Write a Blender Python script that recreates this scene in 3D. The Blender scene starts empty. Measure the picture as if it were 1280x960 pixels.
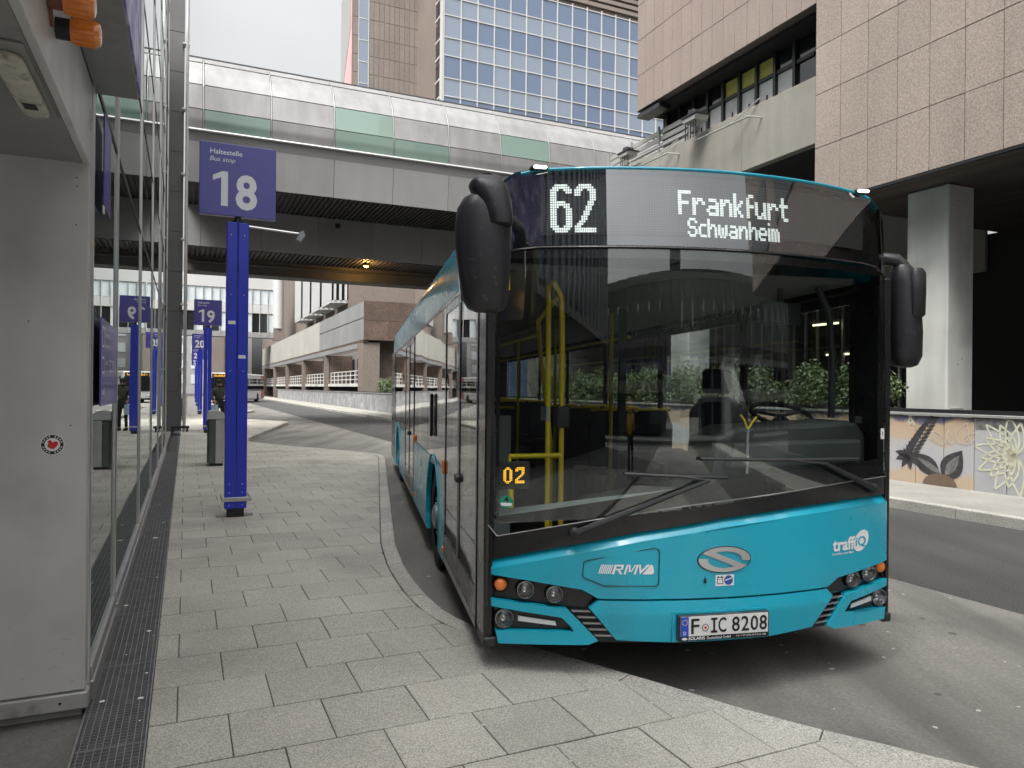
import bpy, bmesh, math, random
from mathutils import Vector, Matrix

sc = bpy.context.scene
rad = math.radians

# ------------------------------------------------------------------ camera
CAM_Z = 1.67
cd = bpy.data.cameras.new("camera")
cd.sensor_width = 36.0
cd.lens = 907.0 / 1280.0 * 36.0
cd.shift_y = 6.3 / 1280.0
cd.clip_start = 0.05
cd.clip_end = 3000.0
cam = bpy.data.objects.new("camera", cd)
sc.collection.objects.link(cam)
cam.matrix_world = Matrix.Translation((0, 0, CAM_Z)) @ Matrix.Rotation(rad(90), 4, 'X') @ Matrix.Rotation(rad(0.55), 4, 'Z')
sc.camera = cam

# ------------------------------------------------------------------ overcast daylight
SUN_EL, SUN_AZ = 58.0, 205.0          # degrees; azimuth clockwise from +Y
w = bpy.data.worlds.new("World")
sc.world = w
w.use_nodes = True
nt = w.node_tree
nt.nodes.clear()
sky = nt.nodes.new("ShaderNodeTexSky")
sky.sky_type = 'NISHITA'
sky.sun_disc = False
sky.sun_elevation = rad(SUN_EL)
sky.sun_rotation = rad(SUN_AZ)
sky.air_density = 1.0
sky.dust_density = 6.0
sky.ozone_density = 1.0
hsv = nt.nodes.new("ShaderNodeHueSaturation")
hsv.inputs['Saturation'].default_value = 0.07
tcw = nt.nodes.new("ShaderNodeTexCoord")
ns = nt.nodes.new("ShaderNodeTexNoise")
ns.inputs['Scale'].default_value = 2.2
ns.inputs['Detail'].default_value = 5.0
mr = nt.nodes.new("ShaderNodeMapRange")
mr.inputs['From Min'].default_value = 0.3
mr.inputs['From Max'].default_value = 0.7
mr.inputs['To Min'].default_value = 0.8
mr.inputs['To Max'].default_value = 1.08
mx = nt.nodes.new("ShaderNodeMix")
mx.data_type = 'RGBA'
mx.blend_type = 'MULTIPLY'
mx.inputs['Factor'].default_value = 1.0
bg = nt.nodes.new("ShaderNodeBackground")
bg.inputs['Strength'].default_value = 0.15
wo = nt.nodes.new("ShaderNodeOutputWorld")
nt.links.new(sky.outputs[0], hsv.inputs['Color'])
nt.links.new(tcw.outputs['Generated'], ns.inputs['Vector'])
nt.links.new(ns.outputs['Fac'], mr.inputs['Value'])
nt.links.new(hsv.outputs[0], mx.inputs['A'])
nt.links.new(mr.outputs['Result'], mx.inputs['B'])
# an overcast sky is about twice as bright overhead as low down, all the way round
sxyz = nt.nodes.new("ShaderNodeSeparateXYZ")
ov = nt.nodes.new("ShaderNodeMapRange")
ov.inputs['From Min'].default_value = 0.0
ov.inputs['From Max'].default_value = 1.0
ov.inputs['To Min'].default_value = 0.38
ov.inputs['To Max'].default_value = 1.5
mx2 = nt.nodes.new("ShaderNodeMix")
mx2.data_type = 'RGBA'
mx2.blend_type = 'MULTIPLY'
mx2.inputs['Factor'].default_value = 1.0
nt.links.new(tcw.outputs['Generated'], sxyz.inputs[0])
nt.links.new(sxyz.outputs['Z'], ov.inputs['Value'])
nt.links.new(mx.outputs['Result'], mx2.inputs['A'])
nt.links.new(ov.outputs['Result'], mx2.inputs['B'])
nt.links.new(mx2.outputs['Result'], bg.inputs['Color'])
nt.links.new(bg.outputs[0], wo.inputs['Surface'])

sl = bpy.data.lights.new("sun", 'SUN')
sl.energy = 1.5
sl.angle = rad(25)
sl.color = (1.0, 0.97, 0.92)
so = bpy.data.objects.new("sun", sl)
sc.collection.objects.link(so)
sdir = Vector((math.sin(rad(SUN_AZ)) * math.cos(rad(SUN_EL)), math.cos(rad(SUN_AZ)) * math.cos(rad(SUN_EL)), math.sin(rad(SUN_EL))))
so.rotation_euler = sdir.to_track_quat('Z', 'Y').to_euler()
so.location = (0, 0, 60)

vs = sc.view_settings
vs.view_transform = 'Standard'
vs.look = 'None'
vs.exposure = 1.2
vs.gamma = 1.0
vs.use_curve_mapping = False
sc.render.engine = 'CYCLES'
sc.cycles.max_bounces = 7
sc.cycles.diffuse_bounces = 3
sc.cycles.use_denoising = True
sc.cycles.transparent_max_bounces = 14
sc.cycles.glossy_bounces = 4
sc.cycles.sample_clamp_indirect = 6.0

# ------------------------------------------------------------------ frames
SA = rad(24.2)                 # the street runs 24.2 degrees left of the view
CA, SN = math.cos(SA), math.sin(SA)
def street(t, s, z=0.0):       # t across (right), s along the street
    return Vector((t * CA - s * SN, t * SN + s * CA, z))
YB = rad(11.85)                # the bus stands 11.85 degrees left of the view
BUS_O = (1.1135, 4.190, 0.0)

# ------------------------------------------------------------------ materials
M = {}
def nnode(nt, typ, **kw):
    n = nt.nodes.new(typ)
    for k, v in kw.items():
        setattr(n, k, v)
    return n

def pm(name, col, rough=0.6, metal=0.0, var=0.0, vscale=2.0, spk=0.0, spkscale=120.0, spkcol=None, bump=0.0, bscale=60.0,
       rnd=0.0, streak=0.0, coat=0.0, emis=None, estr=0.0, spec=0.5, rvar=0.0, dirt=None, grain=0.0, gscale=70.0, lane=0.0):
    m = bpy.data.materials.new(name)
    m.use_nodes = True
    nt = m.node_tree
    b = nt.nodes['Principled BSDF']
    L = nt.links.new
    b.inputs['Roughness'].default_value = rough
    b.inputs['Metallic'].default_value = metal
    b.inputs['Specular IOR Level'].default_value = spec
    if coat:
        b.inputs['Coat Weight'].default_value = coat
        b.inputs['Coat Roughness'].default_value = 0.05
    if emis:
        b.inputs['Emission Color'].default_value = (*emis, 1)
        b.inputs['Emission Strength'].default_value = estr
    b.inputs['Base Color'].default_value = (*col, 1)
    geo = nnode(nt, 'ShaderNodeNewGeometry')
    cur = None
    def mul(fac_socket):
        nonlocal cur
        mxn = nnode(nt, 'ShaderNodeMix', data_type='RGBA', blend_type='MULTIPLY')
        mxn.inputs['Factor'].default_value = 1.0
        if cur is None:
            mxn.inputs['A'].default_value = (*col, 1)
        else:
            L(cur, mxn.inputs['A'])
        L(fac_socket, mxn.inputs['B'])
        cur = mxn.outputs['Result']
    def noise(scale, detail=4.0, stretch=None):
        n = nnode(nt, 'ShaderNodeTexNoise')
        n.inputs['Scale'].default_value = scale
        n.inputs['Detail'].default_value = detail
        if stretch:
            mp = nnode(nt, 'ShaderNodeMapping')
            mp.inputs['Scale'].default_value = stretch
            L(geo.outputs['Position'], mp.inputs['Vector'])
            L(mp.outputs['Vector'], n.inputs['Vector'])
        else:
            L(geo.outputs['Position'], n.inputs['Vector'])
        return n.outputs['Fac']
    def rng(sock, a, b_, lo=0.3, hi=0.7):
        r = nnode(nt, 'ShaderNodeMapRange')
        r.inputs['From Min'].default_value = lo
        r.inputs['From Max'].default_value = hi
        r.inputs['To Min'].default_value = a
        r.inputs['To Max'].default_value = b_
        L(sock, r.inputs['Value'])
        return r.outputs['Result']
    if var:
        mul(rng(noise(vscale, 3.0), 1 - var, 1 + var))
    if lane:      # wear drawn out along the street
        n = nnode(nt, 'ShaderNodeTexNoise')
        n.inputs['Scale'].default_value = 1.0
        n.inputs['Detail'].default_value = 4.0
        mp = nnode(nt, 'ShaderNodeMapping')
        mp.inputs['Rotation'].default_value = (0, 0, -SA * 0.7)
        mp.inputs['Scale'].default_value = (2.2, 0.22, 1.0)
        L(geo.outputs['Position'], mp.inputs['Vector'])
        L(mp.outputs['Vector'], n.inputs['Vector'])
        mul(rng(n.outputs['Fac'], 1 - lane, 1 + lane * 0.6, 0.34, 0.62))
    if grain:
        mul(rng(noise(gscale, 2.0), 1 - grain, 1 + grain, 0.36, 0.64))
    if streak:
        mul(rng(noise(1.0, 3.0, (3.0, 3.0, 0.25)), 1 - streak, 1 + streak * 0.5))
    if rnd:
        oi = nnode(nt, 'ShaderNodeObjectInfo')
        mul(rng(oi.outputs['Random'], 1 - rnd, 1 + rnd, 0.0, 1.0))
    if spk:
        sp = rng(noise(spkscale, 1.0), 0.0, 1.0, 0.52, 0.62)
        mxn = nnode(nt, 'ShaderNodeMix', data_type='RGBA', blend_type='MIX')
        if cur is None:
            mxn.inputs['A'].default_value = (*col, 1)
        else:
            L(cur, mxn.inputs['A'])
        c2 = spkcol or tuple(c * 0.35 for c in col)
        mxn.inputs['B'].default_value = (*c2, 1)
        mm = nnode(nt, 'ShaderNodeMath', operation='MULTIPLY')
        L(sp, mm.inputs[0])
        mm.inputs[1].default_value = spk
        L(mm.outputs[0], mxn.inputs['Factor'])
        cur = mxn.outputs['Result']
    if dirt:
        dcol, dscale, lo, hi, amt = dirt
        sp = rng(noise(dscale, 4.0), 0.0, amt, lo, hi)
        mxn = nnode(nt, 'ShaderNodeMix', data_type='RGBA', blend_type='MIX')
        if cur is None:
            mxn.inputs['A'].default_value = (*col, 1)
        else:
            L(cur, mxn.inputs['A'])
        mxn.inputs['B'].default_value = (*dcol, 1)
        L(sp, mxn.inputs['Factor'])
        cur = mxn.outputs['Result']
    if cur is not None:
        L(cur, b.inputs['Base Color'])
    if rvar:
        L(rng(noise(vscale * 2.3, 2.0), max(0.02, rough - rvar), rough + rvar), b.inputs['Roughness'])
    if bump:
        bp = nnode(nt, 'ShaderNodeBump')
        bp.inputs['Strength'].default_value = bump
        bp.inputs['Distance'].default_value = 0.01
        L(noise(bscale, 2.0), bp.inputs['Height'])
        L(bp.outputs['Normal'], b.inputs['Normal'])
    M[name] = m
    return m

def glassmat(name, tint, ior=1.5, refl=(1, 1, 1), rough=0.0, boost=0.0, wav=0.0, solid=None, bow=None):
    """a thin pane: clear tinted body and a mirror coat weighted by the angle; solid = dark body instead of a clear one"""
    m = bpy.data.materials.new(name)
    m.use_nodes = True
    nt = m.node_tree
    nt.nodes.clear()
    L = nt.links.new
    out = nnode(nt, 'ShaderNodeOutputMaterial')
    mix = nnode(nt, 'ShaderNodeMixShader')
    gl = nnode(nt, 'ShaderNodeBsdfGlossy')
    gl.inputs['Color'].default_value = (*refl, 1)
    gl.inputs['Roughness'].default_value = rough
    if solid:
        tr = nnode(nt, 'ShaderNodeBsdfDiffuse')
        tr.inputs['Color'].default_value = (*solid, 1)
    else:
        tr = nnode(nt, 'ShaderNodeBsdfTransparent')
        tr.inputs['Color'].default_value = (*tint, 1)
    fr = nnode(nt, 'ShaderNodeFresnel')
    bk = nnode(nt, 'ShaderNodeNewGeometry')          # a thin pane mirrors the same from either face
    mri = nnode(nt, 'ShaderNodeMapRange')
    mri.inputs['To Min'].default_value = ior
    mri.inputs['To Max'].default_value = 1.0 / ior
    L(bk.outputs['Backfacing'], mri.inputs['Value'])
    L(mri.outputs['Result'], fr.inputs['IOR'])
    fac = fr.outputs[0]
    if boost:
        ad = nnode(nt, 'ShaderNodeMath', operation='ADD', use_clamp=True)
        L(fac, ad.inputs[0])
        ad.inputs[1].default_value = boost
        fac = ad.outputs[0]
    if wav:
        geo = nnode(nt, 'ShaderNodeNewGeometry')
        n = nnode(nt, 'ShaderNodeTexNoise')
        n.inputs['Scale'].default_value = 0.9
        n.inputs['Detail'].default_value = 1.0
        L(geo.outputs['Position'], n.inputs['Vector'])
        bp = nnode(nt, 'ShaderNodeBump')
        bp.inputs['Strength'].default_value = wav
        bp.inputs['Distance'].default_value = 0.05
        L(n.outputs['Fac'], bp.inputs['Height'])
        L(bp.outputs['Normal'], gl.inputs['Normal'])
    L(fac, mix.inputs['Fac'])
    L(tr.outputs[0], mix.inputs[1])
    L(gl.outputs[0], mix.inputs[2])
    L(mix.outputs[0], out.inputs['Surface'])
    M[name] = m
    return m

pm('asphalt', (0.052, 0.051, 0.048), 0.9, grain=0.2, gscale=60, lane=0.2, var=0.18, vscale=0.6, spk=0.6, spkscale=90, spkcol=(0.1, 0.097, 0.093), bump=0.6, bscale=100)
pm('bay_concrete', (0.2, 0.191, 0.172), 0.85, grain=0.1, gscale=45, lane=0.3, var=0.16, vscale=0.45, spk=0.55, spkscale=90, spkcol=(0.11, 0.105, 0.1), bump=0.35, bscale=120,
   dirt=((0.07, 0.068, 0.065), 0.9, 0.55, 0.75, 0.65))
pm('slab', (0.475, 0.452, 0.4), 0.88, grain=0.22, gscale=120, var=0.12, vscale=1.1, spk=0.55, spkscale=130, spkcol=(0.2, 0.193, 0.175), bump=0.5, bscale=150, rnd=0.075,
   dirt=((0.2, 0.19, 0.17), 0.9, 0.52, 0.74, 0.5))
pm('joint', (0.06, 0.056, 0.05), 0.95, var=0.2, vscale=8)
pm('kerb', (0.46, 0.44, 0.395), 0.85, grain=0.24, gscale=110, var=0.14, vscale=2.0, spk=0.7, spkscale=120, spkcol=(0.18, 0.172, 0.165), bump=0.4, bscale=160, rnd=0.08)
pm('walk_far', (0.29, 0.278, 0.25), 0.9, var=0.15, vscale=1.2, spk=0.4, spkscale=110)
pm('oil', (0.09, 0.085, 0.08), 0.6)
pm('gum', (0.5, 0.49, 0.46), 0.8)
pm('paper', (0.75, 0.74, 0.7), 0.7)
pm('galv', (0.3, 0.3, 0.3), 0.5, metal=0.6, var=0.15, vscale=14)
pm('black_pit', (0.012, 0.012, 0.013), 0.9)
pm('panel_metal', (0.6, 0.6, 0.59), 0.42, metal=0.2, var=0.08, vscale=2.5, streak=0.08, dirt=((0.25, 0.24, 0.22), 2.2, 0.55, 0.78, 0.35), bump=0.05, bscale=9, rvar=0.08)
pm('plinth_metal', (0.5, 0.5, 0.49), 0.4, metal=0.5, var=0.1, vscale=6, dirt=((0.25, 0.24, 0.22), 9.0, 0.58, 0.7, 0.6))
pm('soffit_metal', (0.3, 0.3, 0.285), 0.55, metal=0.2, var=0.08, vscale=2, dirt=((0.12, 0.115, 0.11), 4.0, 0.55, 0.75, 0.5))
pm('silver', (0.62, 0.62, 0.61), 0.32, metal=0.8, var=0.05, vscale=4)
pm('black_gasket', (0.012, 0.012, 0.013), 0.5)
pm('dark_column', (0.13, 0.13, 0.13), 0.5, metal=0.2, var=0.12, vscale=0.8)
pm('amber_lens', (0.75, 0.22, 0.03), 0.18, coat=0.6, var=0.1, vscale=30)
pm('red_brown', (0.16, 0.05, 0.04), 0.5)
pm('old_lamp_glass', (0.55, 0.53, 0.46), 0.4, var=0.12, vscale=20, dirt=((0.18, 0.16, 0.12), 26, 0.55, 0.7, 0.7))
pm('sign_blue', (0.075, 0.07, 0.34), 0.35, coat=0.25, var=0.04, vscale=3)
pm('post_blue', (0.02, 0.04, 0.52), 0.38, var=0.06, vscale=3, coat=0.15)
pm('sign_white', (0.82, 0.83, 0.84), 0.45)
pm('black_paint', (0.012, 0.012, 0.013), 0.4)
pm('purple_print', (0.24, 0.2, 0.5), 0.45, var=0.45, vscale=5, dirt=((0.75, 0.73, 0.82), 7, 0.5, 0.62, 0.7))
pm('clad_white', (0.275, 0.272, 0.267), 0.4, metal=0.35, var=0.07, vscale=0.8, streak=0.13, rnd=0.07, dirt=((0.2, 0.185, 0.17), 1.4, 0.56, 0.76, 0.5))
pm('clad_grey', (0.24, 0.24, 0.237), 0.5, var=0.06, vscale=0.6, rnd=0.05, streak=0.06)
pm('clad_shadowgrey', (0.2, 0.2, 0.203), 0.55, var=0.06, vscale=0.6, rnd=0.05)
pm('rib_dark', (0.035, 0.035, 0.036), 0.6)
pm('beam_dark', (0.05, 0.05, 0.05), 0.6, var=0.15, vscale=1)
pm('gutter', (0.5, 0.5, 0.49), 0.4, metal=0.4)
pm('roof_edge', (0.05, 0.052, 0.055), 0.5)
pm('stone_pink', (0.315, 0.258, 0.22), 0.75, grain=0.2, gscale=34, streak=0.06, var=0.07, vscale=0.5, spk=0.6, spkscale=75, spkcol=(0.18, 0.14, 0.118), rnd=0.05, bump=0.08, bscale=90)
pm('stone_pink_plain', (0.27, 0.215, 0.186), 0.7, grain=0.08, gscale=30, streak=0.06, var=0.05, vscale=0.7, spk=0.25, spkscale=80, rnd=0.03)
pm('stone_back', (0.12, 0.095, 0.08), 0.9)
pm('stone_brown', (0.185, 0.152, 0.13), 0.65, var=0.1, vscale=0.2, spk=0.35, spkscale=9, rnd=0.07)
pm('stone_brown_dark', (0.115, 0.08, 0.062), 0.5, var=0.18, vscale=1.2, spk=0.5, spkscale=7, rnd=0.12)
pm('aggregate', (0.25, 0.235, 0.205), 0.9, var=0.12, vscale=0.8, spk=0.7, spkscale=34, spkcol=(0.22, 0.205, 0.185), streak=0.14, bump=0.3, bscale=60)
pm('concrete_pale', (0.55, 0.555, 0.52), 0.8, var=0.12, vscale=0.9, streak=0.12, dirt=((0.13, 0.16, 0.12), 0.7, 0.57, 0.72, 0.55), bump=0.08, bscale=20)
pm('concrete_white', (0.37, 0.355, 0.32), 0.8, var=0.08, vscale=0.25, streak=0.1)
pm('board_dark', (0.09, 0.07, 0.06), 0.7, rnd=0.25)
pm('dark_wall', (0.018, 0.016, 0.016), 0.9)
pm('frame_dark', (0.018, 0.018, 0.019), 0.4)
pm('yellow_blind', (0.55, 0.5, 0.12), 0.6, var=0.15, vscale=1.5)
pm('poster_grey', (0.5, 0.5, 0.5), 0.6, var=0.15, vscale=2)
pm('rail_grey', (0.36, 0.36, 0.34), 0.5, metal=0.3, var=0.1, vscale=1)
pm('rail_white', (0.6, 0.6, 0.58), 0.5)
pm('led_amber_dim', (0.7, 0.35, 0.05), 0.4, emis=(1.0, 0.45, 0.05), estr=0.22)
pm('white_metal', (0.45, 0.45, 0.44), 0.45)
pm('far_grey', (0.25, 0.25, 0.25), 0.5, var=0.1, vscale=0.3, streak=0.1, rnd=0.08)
pm('far_pale', (0.28, 0.28, 0.275), 0.8, var=0.05, vscale=0.1)
pm('far_pale_glass', (0.5, 0.55, 0.57), 0.15, var=0.1, vscale=0.4, rnd=0.1)
pm('pink_banner', (0.7, 0.35, 0.35), 0.6, var=0.15, vscale=0.15)
pm('leaf', (0.085, 0.12, 0.045), 0.4, rnd=0.1, var=0.35, vscale=5)
pm('twig', (0.06, 0.045, 0.03), 0.9)
pm('soil', (0.05, 0.04, 0.03), 0.95)
# bus
pm('teal', (0.008, 0.39, 0.54), 0.3, coat=0.35, var=0.03, vscale=1.5, dirt=((0.04, 0.2, 0.25), 2.2, 0.56, 0.8, 0.35), rvar=0.05)
pm('bus_black', (0.010, 0.010, 0.011), 0.28, coat=0.3, rvar=0.06, vscale=3)
pm('bus_plastic', (0.022, 0.022, 0.024), 0.5, var=0.15, vscale=10, bump=0.05, bscale=200)
pm('mirror_plastic', (0.018, 0.018, 0.022), 0.42, var=0.15, vscale=14, dirt=((0.09, 0.09, 0.1), 40, 0.62, 0.7, 0.4))
pm('rubber', (0.015, 0.015, 0.015), 0.85, var=0.2, vscale=20)
pm('rim', (0.3, 0.3, 0.31), 0.45, metal=0.6, var=0.2, vscale=12, dirt=((0.06, 0.05, 0.045), 10, 0.5, 0.7, 0.6))
pm('grille_chrome', (0.4, 0.4, 0.41), 0.3, metal=0.9)
pm('scuff', (0.42, 0.41, 0.39), 0.6, var=0.2, vscale=20)
pm('chrome', (0.75, 0.75, 0.76), 0.12, metal=1.0)
pm('emblem', (0.6, 0.6, 0.61), 0.28, metal=0.75)
pm('lamp_white', (0.9, 0.9, 0.88), 0.3, emis=(1, 0.97, 0.9), estr=1.2)
pm('led_white', (0.9, 0.95, 0.92), 0.4, emis=(0.93, 1.0, 0.95), estr=0.5)
pm('led_amber', (0.9, 0.5, 0.05), 0.4, emis=(1.0, 0.50, 0.03), estr=0.7)
pm('led_off', (0.10, 0.105, 0.10), 0.6)
pm('led_board', (0.035, 0.037, 0.036), 0.6)
pm('drl', (0.75, 0.76, 0.76), 0.2, coat=0.5)
pm('plate_white', (0.72, 0.73, 0.72), 0.4)
pm('plate_blue', (0.02, 0.07, 0.5), 0.4)
pm('sticker_green', (0.02, 0.3, 0.16), 0.45)
pm('logo_blue', (0.03, 0.08, 0.35), 0.5)
pm('sticker_red', (0.6, 0.03, 0.03), 0.5)
pm('pole_yellow', (0.85, 0.66, 0.02), 0.35, coat=0.2)
pm('cab_grey', (0.05, 0.06, 0.06), 0.6, var=0.2, vscale=4)
pm('cab_light', (0.3, 0.34, 0.34), 0.6)
pm('seat_fabric', (0.02, 0.025, 0.04), 0.8, var=0.3, vscale=30)
pm('bus_floor', (0.04, 0.04, 0.042), 0.7)
pm('bus_ceiling', (0.16, 0.16, 0.16), 0.7)
pm('orange_marker', (0.75, 0.2, 0.03), 0.25, coat=0.5)
pm('far_bus_white', (0.55, 0.55, 0.54), 0.35, coat=0.3, var=0.08, vscale=1)
pm('far_bus_red', (0.35, 0.04, 0.06), 0.4)
# people and small things
pm('skin', (0.36, 0.2, 0.13), 0.55)
pm('jacket_green', (0.05, 0.052, 0.035), 0.85, var=0.25, vscale=12)
pm('trousers_dark', (0.015, 0.015, 0.017), 0.85)
pm('hair_dark', (0.01, 0.008, 0.007), 0.7)
pm('coat_ochre', (0.6, 0.33, 0.05), 0.8, var=0.2, vscale=14)
pm('bag_pale', (0.35, 0.45, 0.55), 0.5)
pm('bin_steel', (0.55, 0.55, 0.52), 0.35, metal=0.7, var=0.1, vscale=5, streak=0.1)
pm('bin_dark', (0.1, 0.115, 0.1), 0.4, metal=0.3, var=0.15, vscale=3)
pm('amber_light', (1.0, 0.5, 0.1), 0.3, emis=(1.0, 0.45, 0.08), estr=5.0)
pm('warm_light', (1.0, 0.9, 0.6), 0.3, emis=(1.0, 0.85, 0.5), estr=3.0)

glassmat('wall_glass', (0.3, 0.33, 0.32), ior=2.4, refl=(0.88, 0.92, 0.91), solid=(0.02, 0.024, 0.023), wav=0.012, boost=0.12)
glassmat('screen_glass', (0.84, 0.89, 0.87), ior=1.5, refl=(0.95, 1.0, 0.98), boost=0.115)
glassmat('dest_glass', (0.75, 0.78, 0.78), ior=1.5, refl=(0.95, 0.98, 1.0), boost=0.14)
glassmat('bus_glass', (0.72, 0.75, 0.75), ior=1.6, boost=0.02, wav=0.05)
glassmat('green_glass', (0.4, 0.6, 0.5), ior=1.5, refl=(0.85, 0.95, 0.9), solid=(0.17, 0.24, 0.205), boost=0.05, rough=0.03)
glassmat('tower_glass', (0.3, 0.4, 0.5), ior=1.7, refl=(0.72, 0.8, 0.95), solid=(0.09, 0.12, 0.18), boost=0.06, wav=0.03)
glassmat('tower_glass_pale', (0.3, 0.4, 0.5), ior=1.7, refl=(0.85, 0.9, 0.98), solid=(0.15, 0.18, 0.225), boost=0.08, wav=0.03)
glassmat('dark_glass', (0.2, 0.2, 0.2), ior=1.5, solid=(0.015, 0.017, 0.019), boost=0.03, wav=0.02)
glassmat('lens_glass', (0.85, 0.87, 0.87), ior=1.45, boost=0.02)
# ------------------------------------------------------------------ builders
ORG = {}
def top_of(o):
    while o.parent is not None:
        o = o.parent
    return o
def org(parent):
    return ORG.get(top_of(parent).name, (0, 0, 0)) if parent is not None else (0, 0, 0)

def tag(o, label, cat=None, group=None, kind=None):
    if label: o['label'] = label
    if cat: o['category'] = cat
    if group: o['group'] = group
    if kind: o['kind'] = kind
    return o

def thing(name, label, cat, t, s, z=0.0, group=None, rot=0.0):
    """an Empty at a thing's base, turned with the street; its parts are given in street coordinates (t, s, z)"""
    o = bpy.data.objects.new(name, None)
    sc.collection.objects.link(o)
    o.empty_display_size = 0.2
    o.location = street(t, s, z)
    o.rotation_euler = (0, 0, SA + rot)
    ORG[o.name] = (t, s, z)
    return tag(o, label, cat, group)

class MB:
    def __init__(self):
        self.v, self.f = [], []
    def add(self, vs, fs):
        n = len(self.v)
        self.v += [tuple(v) for v in vs]
        self.f += [tuple(i + n for i in f) for f in fs]
        return self
    def box(self, x0, x1, y0, y1, z0, z1):
        return self.add([(x0, y0, z0), (x1, y0, z0), (x1, y1, z0), (x0, y1, z0), (x0, y0, z1), (x1, y0, z1), (x1, y1, z1), (x0, y1, z1)],
                        [(0, 3, 2, 1), (4, 5, 6, 7), (0, 1, 5, 4), (1, 2, 6, 5), (2, 3, 7, 6), (3, 0, 4, 7)])
    def prism(self, poly, axis, d0, d1):
        """poly in the two other axes, pushed along axis"""
        def P(a, b, d):
            return {'x': (d, a, b), 'y': (a, d, b), 'z': (a, b, d)}[axis]
        n = len(poly)
        vs = [P(a, b, d0) for a, b in poly] + [P(a, b, d1) for a, b in poly]
        fs = [tuple(range(n - 1, -1, -1)), tuple(range(n, 2 * n))] + [(i, (i + 1) % n, n + (i + 1) % n, n + i) for i in range(n)]
        return self.add(vs, fs)
    def tube(self, path, r, n=8, cap=True):
        P = [Vector(p) for p in path]
        rs = r if isinstance(r, (list, tuple)) else [r] * len(P)
        rings = []
        prev = None
        for i, p in enumerate(P):
            d = (P[min(i + 1, len(P) - 1)] - P[max(i - 1, 0)]).normalized()
            if prev is None:
                u = d.orthogonal().normalized()
            else:
                u = (prev - d * prev.dot(d))
                u = u.normalized() if u.length > 1e-6 else d.orthogonal().normalized()
            prev = u
            v = d.cross(u)
            rings.append([p + (u * math.cos(2 * math.pi * k / n) + v * math.sin(2 * math.pi * k / n)) * rs[i] for k in range(n)])
        vs = [q for rg in rings for q in rg]
        fs = []
        for i in range(len(P) - 1):
            for k in range(n):
                a, b = i * n + k, i * n + (k + 1) % n
                fs.append((a, b, b + n, a + n))
        if cap:
            fs.append(tuple(range(n - 1, -1, -1)))
            fs.append(tuple(range((len(P) - 1) * n, len(P) * n)))
        return self.add(vs, fs)
    def lathe(self, prof, c, axis, n=16, cap=(True, True)):
        """prof = (radius, height) pairs along axis from c"""
        c = Vector(c); ax = Vector(axis).normalized()
        u = ax.orthogonal().normalized(); v = ax.cross(u)
        vs, fs = [], []
        for r, h in prof:
            for k in range(n):
                a = 2 * math.pi * k / n
                vs.append(c + ax * h + (u * math.cos(a) + v * math.sin(a)) * max(r, 1e-4))
        for i in range(len(prof) - 1):
            for k in range(n):
                a, b = i * n + k, i * n + (k + 1) % n
                fs.append((a, b, b + n, a + n))
        if cap[0]: fs.append(tuple(range(n - 1, -1, -1)))
        m = (len(prof) - 1) * n
        if cap[1]: fs.append(tuple(range(m, m + n)))
        return self.add(vs, fs)
    def mesh(self, name, o=(0, 0, 0), bevel=0.0, smooth=0.0, recalc=True):
        me = bpy.data.meshes.new(name)
        me.from_pydata([(a - o[0], b - o[1], c - o[2]) for a, b, c in self.v], [], self.f)
        if recalc or bevel:
            bm = bmesh.new(); bm.from_mesh(me)
            bmesh.ops.recalc_face_normals(bm, faces=bm.faces)
            if bevel:
                es = [e for e in bm.edges if len(e.link_faces) == 2 and e.calc_face_angle(0) > 0.5]
                bmesh.ops.bevel(bm, geom=es, offset=bevel, segments=2 if bevel > 0.008 else 1, affect='EDGES', profile=0.5, clamp_overlap=True)
            bm.to_mesh(me); bm.free()
        if smooth:
            me.polygons.foreach_set('use_smooth', [True] * len(me.polygons))
            me.set_sharp_from_angle(angle=smooth)
        return me
    def build(self, name, mat, parent=None, bevel=0.0, smooth=0.0, recalc=True):
        me = self.mesh(name, org(parent), bevel, smooth, recalc)
        me.materials.append(M[mat] if isinstance(mat, str) else mat)
        o = bpy.data.objects.new(name, me)
        sc.collection.objects.link(o)
        o.parent = parent
        return o

def sbuild(mb, name, mat, **kw):
    """one mesh in street coordinates at top level (the setting)"""
    o = mb.build(name, mat, None, **kw)
    o.rotation_euler = (0, 0, SA)
    return o

def piece(name, me, parent, loc, rot=(0, 0, 0), scale=(1, 1, 1)):
    o = bpy.data.objects.new(name, me)
    sc.collection.objects.link(o)
    o.parent = parent
    g = org(parent)
    o.location = (loc[0] - g[0], loc[1] - g[1], loc[2] - g[2])
    o.rotation_euler = rot
    o.scale = scale
    return o

def copy_tree(o, parent=None):
    c = o.copy()
    sc.collection.objects.link(c)
    c.parent = parent
    if o.name in ORG: ORG[c.name] = ORG[o.name]
    for ch in list(o.children):
        copy_tree(ch, c)
    return c

def with_mat(me, mat):
    me.materials.append(M[mat]); return me

def boxmesh(name, a, b, c, mat, bevel=0.0):
    """a box a x b x c with its corner at the origin"""
    return with_mat(MB().box(0, a, 0, b, 0, c).mesh(name, bevel=bevel), mat)

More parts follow.
